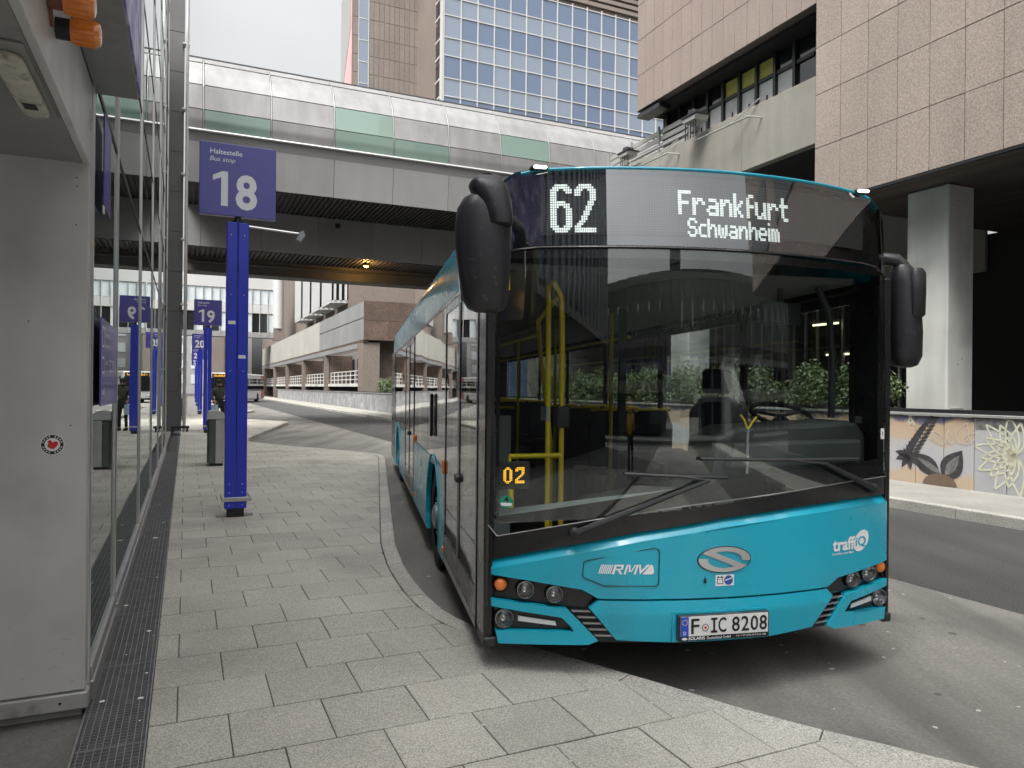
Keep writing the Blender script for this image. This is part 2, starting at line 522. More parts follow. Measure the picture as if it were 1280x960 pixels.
_tc = {}
def text2d(txt, size=1.0, bold=0.0, shear=0.0, align='LEFT', space=1.0):
    """flat lettering as (verts2d, faces), baseline at 0"""
    key = (txt, size, bold, shear, align, space)
    if key in _tc: return _tc[key]
    cu = bpy.data.curves.new("lettering", 'FONT')
    cu.body = txt; cu.size = size; cu.offset = bold; cu.shear = shear; cu.align_x = align; cu.space_character = space
    cu.resolution_u = 3
    ob = bpy.data.objects.new("lettering", cu)
    sc.collection.objects.link(ob)
    dg = bpy.context.evaluated_depsgraph_get()
    me = bpy.data.meshes.new_from_object(ob.evaluated_get(dg))
    vs = [(v.co.x, v.co.y) for v in me.vertices]
    fs = [tuple(p.vertices) for p in me.polygons]
    bpy.data.objects.remove(ob); bpy.data.curves.remove(cu); bpy.data.meshes.remove(me)
    _tc[key] = (vs, fs)
    return vs, fs

def fit_text(txt, x0, x1, z0, z1, bold=0.0, shear=0.0):
    """lettering scaled to fill a rectangle"""
    vs, fs = text2d(txt, 1.0, bold, shear)
    xa, xb = min(v[0] for v in vs), max(v[0] for v in vs)
    ya, yb = min(v[1] for v in vs), max(v[1] for v in vs)
    return [(x0 + (v[0] - xa) / (xb - xa) * (x1 - x0), z0 + (v[1] - ya) / (yb - ya) * (z1 - z0)) for v in vs], fs

def disc(cx, cy, r, n=24, ry=None):
    return [(cx + r * math.cos(2 * math.pi * k / n), cy + (ry or r) * math.sin(2 * math.pi * k / n)) for k in range(n)]

def skin_body(name, pts, edges, radii, mat, parent=None, sub=1, root=0):
    me = bpy.data.meshes.new(name)
    me.from_pydata(pts, edges, [])
    ob = bpy.data.objects.new(name, me)
    sc.collection.objects.link(ob)
    ob.modifiers.new("skin", 'SKIN')
    for i, r in enumerate(radii):
        sv = me.skin_vertices[0].data[i]
        sv.radius = (r, r) if not isinstance(r, tuple) else r
        sv.use_root = (i == root)
    sm = ob.modifiers.new("sub", 'SUBSURF'); sm.levels = sub; sm.render_levels = sub
    dg = bpy.context.evaluated_depsgraph_get()
    m2 = bpy.data.meshes.new_from_object(ob.evaluated_get(dg))
    m2.name = name
    bpy.data.objects.remove(ob)
    m2.polygons.foreach_set('use_smooth', [True] * len(m2.polygons))
    m2.materials.clear(); m2.materials.append(M[mat])
    o = bpy.data.objects.new(name, m2)
    sc.collection.objects.link(o)
    o.parent = parent
    return o
# ================================================================== GROUND
PAV = 0.13
o = sbuild(MB().add([(-600, -600, 0), (900, -600, 0), (900, 900, 0), (-600, 900, 0)], [(0, 1, 2, 3)]), 'road', 'asphalt')
tag(o, 'dark asphalt road between the bus stops and the mural wall', kind='structure')
o = sbuild(MB().add([(-0.2, -40, 0.004), (5.78, -40, 0.004), (5.78, 150, 0.004), (-0.2, 150, 0.004)], [(0, 1, 2, 3)]), 'bus_bay', 'bay_concrete')
tag(o, 'lighter grey concrete bus bays beside the pavement', kind='structure')

TOOTH = [(-3.0, 3.03), (-2.65, 2.81), (-2.45, 2.67), (-2.16, 2.5), (-1.7, 2.29), (-1.12, 1.985), (-0.72, 1.80), (-0.4, 1.70), (-0.1, 1.655), (0.31, 1.655),
         (0.75, 1.69), (1.22, 1.745), (2.16, 1.915), (9.1, 3.6), (10.8, 4.01), (11.4, 4.12), (11.9, 4.08), (12.4, 3.88)]
KERB = []
for k in range(-2, 8):
    for ds, t in TOOTH:
        KERB.append((4.9 + 17.0 * k + ds, t))
def kerb_t(s):
    for (a, ta), (b, tb) in zip(KERB, KERB[1:]):
        if a <= s <= b:
            return ta + (tb - ta) * (s - a) / (b - a)
    return 3.0
KW = 0.14
S0, S1 = -8.0, 118.0
# base of the pavement under the slabs (shows in the joints)
ss = [S0] + [s for s, t in KERB if S0 < s < S1] + [S1]
poly = [(-0.14, S0), ] + [(kerb_t(s) - KW + 0.01, s) for s in ss] + [(-0.14, S1)]
mb = MB()
for a, b in zip(ss, ss[1:]):
    mb.add([(-0.142, a, PAV - 0.0045), (kerb_t(a) - KW + 0.01, a, PAV - 0.0045), (kerb_t(b) - KW + 0.01, b, PAV - 0.0045), (-0.142, b, PAV - 0.0045)], [(0, 1, 2, 3)])
pavement = sbuild(mb, 'pavement', 'joint', recalc=False)
tag(pavement, 'pavement of square grey concrete slabs along the bus stops', kind='structure')
# slabs
rnd = random.Random(4)
PITCH_S, PITCH_T = 0.432, 0.426
def clip_right(poly, a, b):
    """keep what lies left of the line a-b (b further along the street)"""
    out = []
    def side(p): return (b[0] - a[0]) * (p[1] - a[1]) - (b[1] - a[1]) * (p[0] - a[0])
    for i in range(len(poly)):
        p, q = poly[i], poly[(i + 1) % len(poly)]
        sp, sq = side(p), side(q)
        if sp >= 0: out.append(p)
        if sp * sq < 0:
            k = sp / (sp - sq)
            out.append((p[0] + (q[0] - p[0]) * k, p[1] + (q[1] - p[1]) * k))
    return out
def slab_geo(mb, poly, dz, o=(0, 0)):
    """a slab with a small arris; poly counter-clockwise in (t, s)"""
    n = len(poly)
    cx = sum(p[0] for p in poly) / n; cy = sum(p[1] for p in poly) / n
    hx = max(abs(p[0] - cx) for p in poly); hy = max(abs(p[1] - cy) for p in poly)
    def inset(p, dx, dy):
        kx, ky = 1 - min(0.5, dx / hx), 1 - min(0.5, dy / hy)
        return (cx + (p[0] - cx) * kx - o[0], cy + (p[1] - cy) * ky - o[1])
    r0 = [(*inset(p, 0.0028, 0.0045), PAV - 0.014) for p in poly]
    r1 = [(*inset(p, 0.0028, 0.0045), PAV - 0.0025 + dz) for p in poly]
    r2 = [(*inset(p, 0.006, 0.0085), PAV + dz) for p in poly]
    vs = r0 + r1 + r2
    fs = [tuple(2 * n + i for i in range(n))]
    for i in range(n):
        j = (i + 1) % n
        fs += [(i, j, n + j, n + i), (n + i, n + j, 2 * n + j, 2 * n + i)]
    mb.add(vs, fs)
slabs = []
row = -int((3.225 - S0) / PITCH_S)
s = 3.225 + row * PITCH_S
while s < S1 - 0.5:
    offs = -0.024 if row % 2 else 0.195
    ts = [-0.142]
    t = offs
    while t < 4.6:
        ts.append(t); t += PITCH_T
    s2 = s + PITCH_S
    lim_a, lim_b = kerb_t(s) - KW - 0.011, kerb_t(s2) - KW - 0.011
    for t0, t1 in zip(ts, ts[1:]):
        p = [(t0, s), (t1, s), (t1, s2), (t0, s2)]
        if t1 > min(lim_a, lim_b):
            p = clip_right(p, (lim_a, s), (lim_b, s2))
        if len(p) < 3: continue
        area = 0.5 * abs(sum(p[i][0] * p[(i + 1) % len(p)][1] - p[(i + 1) % len(p)][0] * p[i][1] for i in range(len(p))))
        if area < 0.004: continue
        slabs.append((p, s, len(p) == 4 and area > 0.95 * PITCH_S * PITCH_T))
    s = s2; row += 1
vis = [q for q in slabs if q[1] > 2.6]
near = vis[:300]
rest = vis[300:] + [q for q in slabs if q[1] <= 2.6]
full_me = []
for k in range(6):
    mb = MB(); slab_geo(mb, [(0, 0), (PITCH_T, 0), (PITCH_T, PITCH_S), (0, PITCH_S)], 0.0)
    full_me.append(with_mat(mb.mesh('paving_slab'), 'slab'))
for p, s, full in near:
    dz = rnd.uniform(-0.0016, 0.0016)
    tilt = (rnd.uniform(-0.003, 0.003), rnd.uniform(-0.003, 0.003), rnd.uniform(-0.002, 0.002))
    if full:
        piece('paving_slab', full_me[rnd.randrange(6)], pavement, (p[0][0], p[0][1], dz), tilt)
    else:
        mb = MB(); slab_geo(mb, p, 0.0, p[0])
        piece('paving_slab', with_mat(mb.mesh('paving_slab'), 'slab'), pavement, (p[0][0], p[0][1], dz))
mb = MB()
for p, s, full in rest: slab_geo(mb, p, rnd.uniform(-0.0015, 0.0015))
o = mb.build('further_slabs', 'slab', pavement); o['kind'] = 'stuff'
# kerb stones, each about a metre
kerb = bpy.data.objects.new('kerb', None); sc.collection.objects.link(kerb); kerb.rotation_euler = (0, 0, SA)
tag(kerb, 'granite kerb stones edging the saw-tooth bus bays', kind='structure')
pts = [(kerb_t(s), s) for s in ss]
cum = [0.0]
for a, b in zip(pts, pts[1:]): cum.append(cum[-1] + math.hypot(b[0] - a[0], b[1] - a[1]))
def at_len(d):
    for i in range(len(cum) - 1):
        if cum[i] <= d <= cum[i + 1]:
            k = (d - cum[i]) / max(1e-6, cum[i + 1] - cum[i])
            a, b = pts[i], pts[i + 1]
            return (a[0] + (b[0] - a[0]) * k, a[1] + (b[1] - a[1]) * k), (b[0] - a[0], b[1] - a[1])
    return pts[-1], (0, 1)
d = 0.0; far_kerb = MB(); nk = 0
while d < cum[-1] - 1.0:
    target = MB() if nk < 80 else far_kerb
    st = [d + 0.004 + (0.992) * k / 5 for k in range(6)]
    rings = []
    for q in st:
        (t, s), (dx, dy) = at_len(q)
        l = math.hypot(dx, dy) or 1
        nx, ny = -dy / l, dx / l            # towards the pavement
        prof = [(0.0, -0.03), (0.0, PAV - 0.018), (0.006, PAV - 0.006), (0.018, PAV), (KW - 0.006, PAV), (KW - 0.002, PAV - 0.004), (KW - 0.002, -0.03)]
        rings.append([(t + nx * a, s + ny * a, z) for a, z in prof])
    vs = [v for r in rings for v in r]; m = 7
    fs = [(i * m + k, i * m + k + 1, (i + 1) * m + k + 1, (i + 1) * m + k) for i in range(5) for k in range(6)]
    fs += [tuple(range(m)), tuple(range(5 * m, 6 * m))]
    target.add(vs, fs)
    if nk < 80: target.build('kerb_stone', 'kerb', kerb)
    nk += 1; d += 1.0
far_kerb.build('further_kerb_stones', 'kerb', kerb)['kind'] = 'stuff'

# far kerb and walk under the mural wall
fk = bpy.data.objects.new('far_kerb', None); sc.collection.objects.link(fk); fk.rotation_euler = (0, 0, SA)
tag(fk, 'kerb stones across the road below the mural wall', kind='structure')
me = boxmesh('kerb_stone', 0.16, 1.488, 0.16, 'kerb', 0.012)
for k in range(-4, 70): piece('kerb_stone', me, fk, (9.36 + rnd.uniform(-.004, .004), k * 1.5 + 0.4, -0.02 + rnd.uniform(-.003, .003)))
o = sbuild(MB().box(9.53, 11.6, -30, 120, -0.02, 0.132), 'far_pavement', 'walk_far'); tag(o, 'narrow pale walkway below the mural wall', kind='structure')
# left, under the canopy: bare concrete, dark drain channel
o = sbuild(MB().box(-6, -0.425, -12, 4.02, 0.02, PAV - 0.035), 'forecourt', 'bay_concrete'); tag(o, 'worn concrete floor left of the drain grating', kind='structure')
o = sbuild(MB().box(-30, -0.44, 4.1, 150, 0.02, PAV - 0.01), 'terminal_floor', 'bay_concrete'); tag(o, 'floor inside the glazed terminal', kind='structure')

# ================================================================== DRAIN GRATING
gr = thing('drain_grating', 'long wire mesh drain grating at the foot of the glass wall', 'grating', -0.28, 2.0)
GA, GB, GS0, GS1 = -0.415, -0.15, 0.5, 18.7
MB().box(GA, GB, GS0, GS1, 0.01, 0.03).build('channel', 'black_pit', gr)
mb = MB(); mb.box(GA - 0.008, GA, GS0, GS1, 0.01, PAV - 0.004); mb.box(GB, GB + 0.006, GS0, GS1, 0.01, PAV - 0.003)
mb.build('edge_angle', 'galv', gr)
mb = MB()
n = 9
for k in range(n):
    t = GA + (k + 0.5) * (GB - GA) / n
    mb.box(t - 0.0015, t + 0.0015, GS0, GS1, PAV - 0.036, PAV - 0.008)
s = GS0
k = 0
while s < GS1:
    mb.box(GA + 0.001, GB - 0.001, s - 0.0014, s + 0.0014, PAV - 0.020, PAV - 0.0072)
    if k % 33 == 0: mb.box(GA + 0.001, GB - 0.001, s + 0.006, s + 0.011, PAV - 0.036, PAV - 0.006)
    s += 0.0305; k += 1
o = mb.build('wire_mesh', 'galv', gr); o['kind'] = 'stuff'
rnd = random.Random(12)
mb = MB()
def litter_bit(mb, t, s, z, r):
    n = rnd.randint(5, 8); a0 = rnd.random() * 6
    q = [(t + r * rnd.uniform(.5, 1.1) * math.cos(a0 + 2 * math.pi * i / n), s + r * rnd.uniform(.5, 1.1) * math.sin(a0 + 2 * math.pi * i / n)) for i in range(n)]
    mb.prism(q, 'z', z, z + 0.0015)
for t, s, r in [(-0.19, 4.02, .018), (-.18, 4.36, .009), (-.36, 4.05, .016), (-.2, 5.1, .018), (-.37, 5.75, .02), (-.17, 5.0, .008), (-.18, 3.75, .007), (-.3, 4.7, .007), (-.27, 8.2, .03), (-.2, 6.5, .013), (-.22, 9.1, .02), (-.3, 10.5, .02)]:
    litter_bit(mb, t, s, PAV - 0.006, r)
o = sbuild(mb, 'litter', 'paper'); tag(o, 'paper scraps caught on the drain grating', 'litter', kind='stuff')
mb = MB()
for k in range(230):
    s = 2.6 + 14 * rnd.random() ** 1.5; lim = kerb_t(s) - 0.2
    litter_bit(mb, rnd.uniform(-0.1, lim), s, PAV + 0.0014, rnd.uniform(.004, .014))
o = sbuild(mb, 'gum_spots', 'gum'); tag(o, 'pale chewing gum spots trodden into the slabs', 'gum', kind='stuff')
mb = MB()
for k in range(170):
    s = rnd.uniform(0.5, 12); lim = kerb_t(s) + 0.1
    litter_bit(mb, rnd.uniform(lim, 5.7), s, 0.0052, rnd.uniform(.006, .022))
ms = MB()
for k in range(46):
    s = rnd.uniform(0.8, 13); lim = kerb_t(s) + 0.12
    litter_bit(ms, rnd.uniform(lim, 5.6), s, 0.0046, rnd.choice((0.02, 0.03, 0.04, 0.06, 0.09)))
ms.v = [(a, b, 0.0046 if c < 0.0055 else 0.0050) for a, b, c in ms.v]
tag(sbuild(ms, 'oil_drips', 'oil'), 'dark oil drips on the concrete bus bay', 'stain', kind='stuff')
o = sbuild(mb, 'bay_spots', 'gum'); tag(o, 'pale spots on the concrete bus bay', 'gum', kind='stuff')

# ================================================================== LEFT TERMINAL WALL
TW = -0.42
tb = thing('terminal_building', 'glass walled terminal building with grey metal end panel', 'building', TW, 3.95, PAV)
# end panel facing the camera, two sheets with a joint above the soffit line
mb = MB(); mb.box(-3.2, TW - 0.004, 3.94, 4.0, 0.235, 2.735); mb.build('end_panel', 'panel_metal', tb, bevel=0.004)
mb = MB(); mb.box(-3.2, TW + 0.012, 3.925, 4.02, 0.15, 0.228); mb.build('plinth', 'plinth_metal', tb, bevel=0.006)
MB().lathe([(0.006, 0), (0.006, 0.006)], (-0.52, 3.9195, 0.19), (0, 1, 0), 10).build('plinth_screw', 'black_gasket', tb)
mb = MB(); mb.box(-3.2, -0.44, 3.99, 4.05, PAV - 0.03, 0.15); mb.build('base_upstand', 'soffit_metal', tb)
for t, z in [(-0.475, 2.64), (-0.474, 2.60), (-0.49, 1.48), (-0.66, 1.96), (-0.475, 2.42)]:
    MB().lathe([(0.0035, 0), (0.0035, 0.003)], (t, 3.9375, z), (0, 1, 0), 8).build('rivet', 'black_gasket', tb)
# scuffs low on the panel
rs = random.Random(21)
mb = MB()
for k in range(20):
    cx, cz, l, a = rs.uniform(-0.95, -0.45), 0.26 + abs(rs.gauss(0, 0.14)), rs.uniform(0.006, 0.03), rs.uniform(-0.9, 0.9)
    wd = rs.uniform(0.0006, 0.0022)
    q = [(-l, 0), (-l * 0.3, wd), (l * 0.5, wd * 0.7), (l, 0), (l * 0.4, -wd), (-l * 0.5, -wd * 0.8)]
    q = [(cx + u * math.cos(a) - v * math.sin(a), cz + u * math.sin(a) + v * math.cos(a)) for u, v in q]
    if max(p[0] for p in q) < -0.432 and min(p[1] for p in q) > 0.24: mb.prism(q, 'y', 3.9393, 3.9399)
mb.build('scuff_marks', 'scuff', tb)['kind'] = 'stuff'
# fascia along the canopy edge, soffit and the box above
mb = MB(); mb.box(TW - 0.03, TW, 1.0, 4.14, 2.705, 3.10); mb.build('canopy_fascia', 'panel_metal', tb, bevel=0.004)
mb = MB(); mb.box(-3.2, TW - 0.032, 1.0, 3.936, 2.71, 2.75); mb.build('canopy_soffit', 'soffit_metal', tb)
mb = MB(); mb.box(-3.2, TW - 0.004, 1.0, 4.2, 3.105, 3.135); mb.build('fascia_gap', 'black_gasket', tb)
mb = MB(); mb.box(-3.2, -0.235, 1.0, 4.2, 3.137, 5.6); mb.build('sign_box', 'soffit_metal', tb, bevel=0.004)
mb = MB(); mb.box(-0.2348, -0.226, 1.02, 4.195, 3.16, 5.58); mb.build('graphic_panel', 'purple_print', tb)
# stencilled figure on the fascia, on its face towards the kerb
vs, fs = fit_text('5', 3.90, 3.96, 2.86, 2.95)
MB().add([(TW + 0.002, -y + 7.84, z) for y, z in vs], fs).build('stencil_figure', 'soffit_metal', tb, recalc=False)
# glass wall
PITCH = 2.72
mull = [4.03] + [5.43 + PITCH * k for k in range(0, 5)] + [18.7]
mull_s = sorted(set(mull))
ztr = [0.30, 3.2, 4.4, 5.6, 6.8, 8.0, 9.2, 10.4, 11.6, 12.8, 14.0]
ZT = ztr[-1]
for i, s in enumerate(mull_s):
    o = MB().box(TW - 0.05, TW + 0.008, s - 0.024, s + 0.024, PAV, ZT).build('mullion', 'silver', tb, bevel=0.006)
    MB().box(TW - 0.02, TW + 0.001, s + 0.025, s + 0.062, PAV + 0.1, ZT).build('gasket', 'black_gasket', o)
for a, b in zip(mull_s, mull_s[1:]):
    MB().box(TW - 0.03, TW + 0.020, a + 0.07, b - 0.03, PAV - 0.01, 0.215).build('bottom_rail', 'silver', tb, bevel=0.004)
    MB().box(TW - 0.03, TW + 0.012, a + 0.07, b - 0.03, 0.219, 0.29).build('glazing_bead', 'silver', tb, bevel=0.004)
    for za, zb in zip(ztr, ztr[1:]):
        MB().box(TW - 0.022, TW - 0.006, a + 0.06, b - 0.028, za - 0.005 + (0.02 if za > 0.4 else 0), zb - 0.02).build('pane', 'wall_glass', tb)
        MB().box(TW - 0.022, TW - 0.001, a + 0.063, b - 0.03, zb - 0.019, zb + 0.013).build('transom', 'black_gasket', tb)
MB().box(-14, TW - 0.06, 4.1, 26, 14.2, 14.6).build('roof', 'clad_grey', tb)
MB().box(-14, -13.8, 4.1, 26, 0, 14.2).build('back_wall', 'concrete_pale', tb)
# reflections of blue boards in the glass, put on it as solid boards
bd = thing('board_reflection', 'reflection of a blue information board with white pictograms, set on the glass wall as a solid board', 'sign', TW, 4.75, 1.56)
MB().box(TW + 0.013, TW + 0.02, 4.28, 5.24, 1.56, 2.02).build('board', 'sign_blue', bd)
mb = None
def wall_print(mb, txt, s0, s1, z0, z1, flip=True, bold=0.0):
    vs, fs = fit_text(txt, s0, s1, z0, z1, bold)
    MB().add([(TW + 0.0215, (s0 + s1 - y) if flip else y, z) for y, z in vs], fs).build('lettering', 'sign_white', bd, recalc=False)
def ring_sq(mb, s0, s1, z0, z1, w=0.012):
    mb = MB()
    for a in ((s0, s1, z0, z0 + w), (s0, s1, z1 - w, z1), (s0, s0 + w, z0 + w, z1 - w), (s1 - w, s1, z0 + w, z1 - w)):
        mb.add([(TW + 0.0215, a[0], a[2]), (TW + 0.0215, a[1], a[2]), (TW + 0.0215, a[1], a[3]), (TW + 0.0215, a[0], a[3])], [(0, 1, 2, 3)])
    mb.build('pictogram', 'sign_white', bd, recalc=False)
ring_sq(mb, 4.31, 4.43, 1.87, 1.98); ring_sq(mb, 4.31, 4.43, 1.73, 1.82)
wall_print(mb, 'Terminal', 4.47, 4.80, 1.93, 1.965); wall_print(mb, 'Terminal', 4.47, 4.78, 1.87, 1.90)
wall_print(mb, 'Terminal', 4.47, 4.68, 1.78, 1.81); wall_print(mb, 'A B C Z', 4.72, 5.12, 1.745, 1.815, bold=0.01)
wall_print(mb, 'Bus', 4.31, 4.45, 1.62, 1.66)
fl = thing('sign_reflection', 'reflection of a narrow plain blue sign, set as a solid board high on the first glass pane', 'sign', TW, 4.55, 2.62)
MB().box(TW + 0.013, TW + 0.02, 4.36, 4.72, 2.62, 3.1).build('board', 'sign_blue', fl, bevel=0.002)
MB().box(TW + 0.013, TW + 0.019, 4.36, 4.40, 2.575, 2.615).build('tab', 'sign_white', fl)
# dark column and downpipe at the far end of the glass
cl = thing('clad_column', 'tall dark grey clad column at the far end of the glass wall', 'column', -0.25, 27.4, PAV)
z = PAV
k = 0
while z < 19:
    MB().box(-0.62, -0.14, 27.2, 27.8, z + 0.006, z + 1.35).build('cladding_sheet', 'dark_column', cl, bevel=0.004); z += 1.358
MB().box(-0.60, -0.16, 27.22, 27.78, PAV, 19).build('core', 'black_gasket', cl)
pp = thing('downpipe', 'slim silver pipe with brackets beside the dark column', 'pipe', -0.05, 26.9, PAV)
MB().tube([(-0.045, 26.9, PAV), (-0.045, 26.9, 19)], 0.055, 10).build('pipe', 'silver', pp, smooth=0.7)
for z in (2.2, 4.4, 6.6, 8.8, 11, 13.2, 15.4):
    MB().box(-0.2, 0.02, 26.86, 27.19, z, z + 0.05).build('bracket', 'silver', pp)
bf_ = thing('barrier_foot', 'low black steel barrier on the ground by the silver pipe', 'barrier', -0.2, 26.6, PAV)
MB().box(-0.45, 0.12, 26.62, 26.76, PAV + 0.12, PAV + 0.2).build('rail', 'black_paint', bf_, bevel=0.01)
for t in (-0.38, 0.05): MB().box(t - 0.03, t + 0.03, 26.64, 26.74, PAV, PAV + 0.12).build('foot', 'black_paint', bf_)
# terminal further along, beyond the column
tw = thing('terminal_wing', 'continuing terminal front beyond the bridge, pale bands and glass', 'building', -6, 60, PAV)
MB().box(-30, -3.6, 34, 150, PAV - 0.02, 15).build('body', 'far_pale', tw)
for k in range(24):
    MB().box(-3.59, -3.5, 36 + k * 4.5, 40.2 + k * 4.5, 0.6, 5.2).build('window', 'dark_glass', tw)
    MB().box(-3.59, -3.5, 36 + k * 4.5, 40.2 + k * 4.5, 7, 11).build('window', 'dark_glass', tw)

# bulkhead lamp and warning beacons under the canopy
lp = thing('bulkhead_lamp', 'grimy oval bulkhead lamp in the dark canopy soffit', 'lamp', -0.53, 3.0, 2.70)
def stadium(cx, cy, hw, hl, n=8):
    q = []
    for k in range(n + 1): a = math.pi * k / n; q.append((cx + hw * math.cos(a), cy + hl - hw + hw * math.sin(a)))
    for k in range(n + 1): a = math.pi + math.pi * k / n; q.append((cx + hw * math.cos(a), cy - hl + hw + hw * math.sin(a)))
    return q
MB().prism([(-0.575, 2.62), (-0.46, 2.62), (-0.46, 3.30), (-0.575, 3.30)], 'z', 2.698, 2.708).build('base_plate', 'soffit_metal', lp, bevel=0.003)
MB().prism(stadium(-0.517, 2.95, 0.044, 0.28), 'z', 2.668, 2.698).build('diffuser', 'old_lamp_glass', lp, bevel=0.012, smooth=0.6)
MB().box(-0.54, -0.497, 3.06, 3.12, 2.6655, 2.6676).build('label_plate', 'black_gasket', lp)
for i, (s, z, dn) in enumerate([(2.93, 2.90, 'lower'), (2.76, 2.925, 'upper')]):
    bc = thing('warning_beacon', ['orange warning beacon on a black base, the lower one', 'orange warning beacon on a red-brown bracket, the upper one'][i], 'beacon', TW, s, z, group='warning beacons on the canopy fascia')
    MB().lathe([(0.036, 0), (0.036, 0.045)], (TW + 0.001, s, z), (1, 0, 0), 20).build('base', ['black_gasket', 'red_brown'][i], bc, smooth=0.6)
    MB().lathe([(0.041, 0.0), (0.043, 0.01), (0.043, 0.075), (0.038, 0.088), (0.02, 0.093)], (TW + 0.046, s, z), (1, 0, 0), 24).build('lens', 'amber_lens', bc, smooth=0.6)
    mb = MB()
    for k in range(12):
        a = 2 * math.pi * k / 12
        mb.tube([(TW + 0.056, s + 0.0435 * math.cos(a), z + 0.0435 * math.sin(a)), (TW + 0.120, s + 0.0435 * math.cos(a), z + 0.0435 * math.sin(a))], 0.003, 5)
    mb.build('lens_rib', 'amber_lens', bc)
mb = MB(); mb.prism([(2.25, 2.86), (2.77, 2.90), (2.81, 2.85), (2.74, 3.02), (2.25, 3.02)], 'x', TW + 0.001, TW + 0.012)
o = thing('beacon_bracket', 'red-brown angle bracket behind the orange beacons', 'bracket', TW, 3.0, 2.9); mb.build('plate', 'red_brown', o)
# round sticker on the metal panel
st = thing('round_sticker', 'round black and white sticker with a red figure on the metal panel', 'sticker', -0.562, 3.94, 1.392)
def face_s(poly, s): return [(a, s, b) for a, b in poly]
for nm, r, mt, d in (('rim', 0.048, 'sign_white', 0.0012), ('border', 0.045, 'black_paint', 0.0018), ('ground', 0.031, 'sign_white', 0.0024)):
    MB().prism(disc(-0.562, 1.392, r, 28), 'y', 3.94 - d, 3.9399).build(nm, mt, st)
q = [(-0.020, 0.012), (-0.016, 0.018), (-0.008, 0.022), (-0.003, 0.016), (0.0, 0.010), (0.008, 0.014), (0.018, 0.015), (0.023, 0.008), (0.022, -0.002), (0.014, -0.012), (0.006, -0.021), (-0.008, -0.018), (-0.018, -0.010), (-0.020, -0.002), (-0.014, 0.006)]
MB().prism([(-0.562 + a, 1.392 + b) for a, b in q], 'y', 3.94 - 0.003, 3.9399).build('red_figure', 'sticker_red', st)
mb = MB()
for k in range(20):
    a = 2 * math.pi * k / 20
    if k % 5 == 0: continue
    mb.prism(disc(-0.562 + 0.038 * math.cos(a), 1.392 + 0.038 * math.sin(a), 0.0035, 6), 'y', 3.94 - 0.003, 3.9399)
mb.build('border_lettering', 'sign_white', st)
# window lettering strip on the terminal: none readable

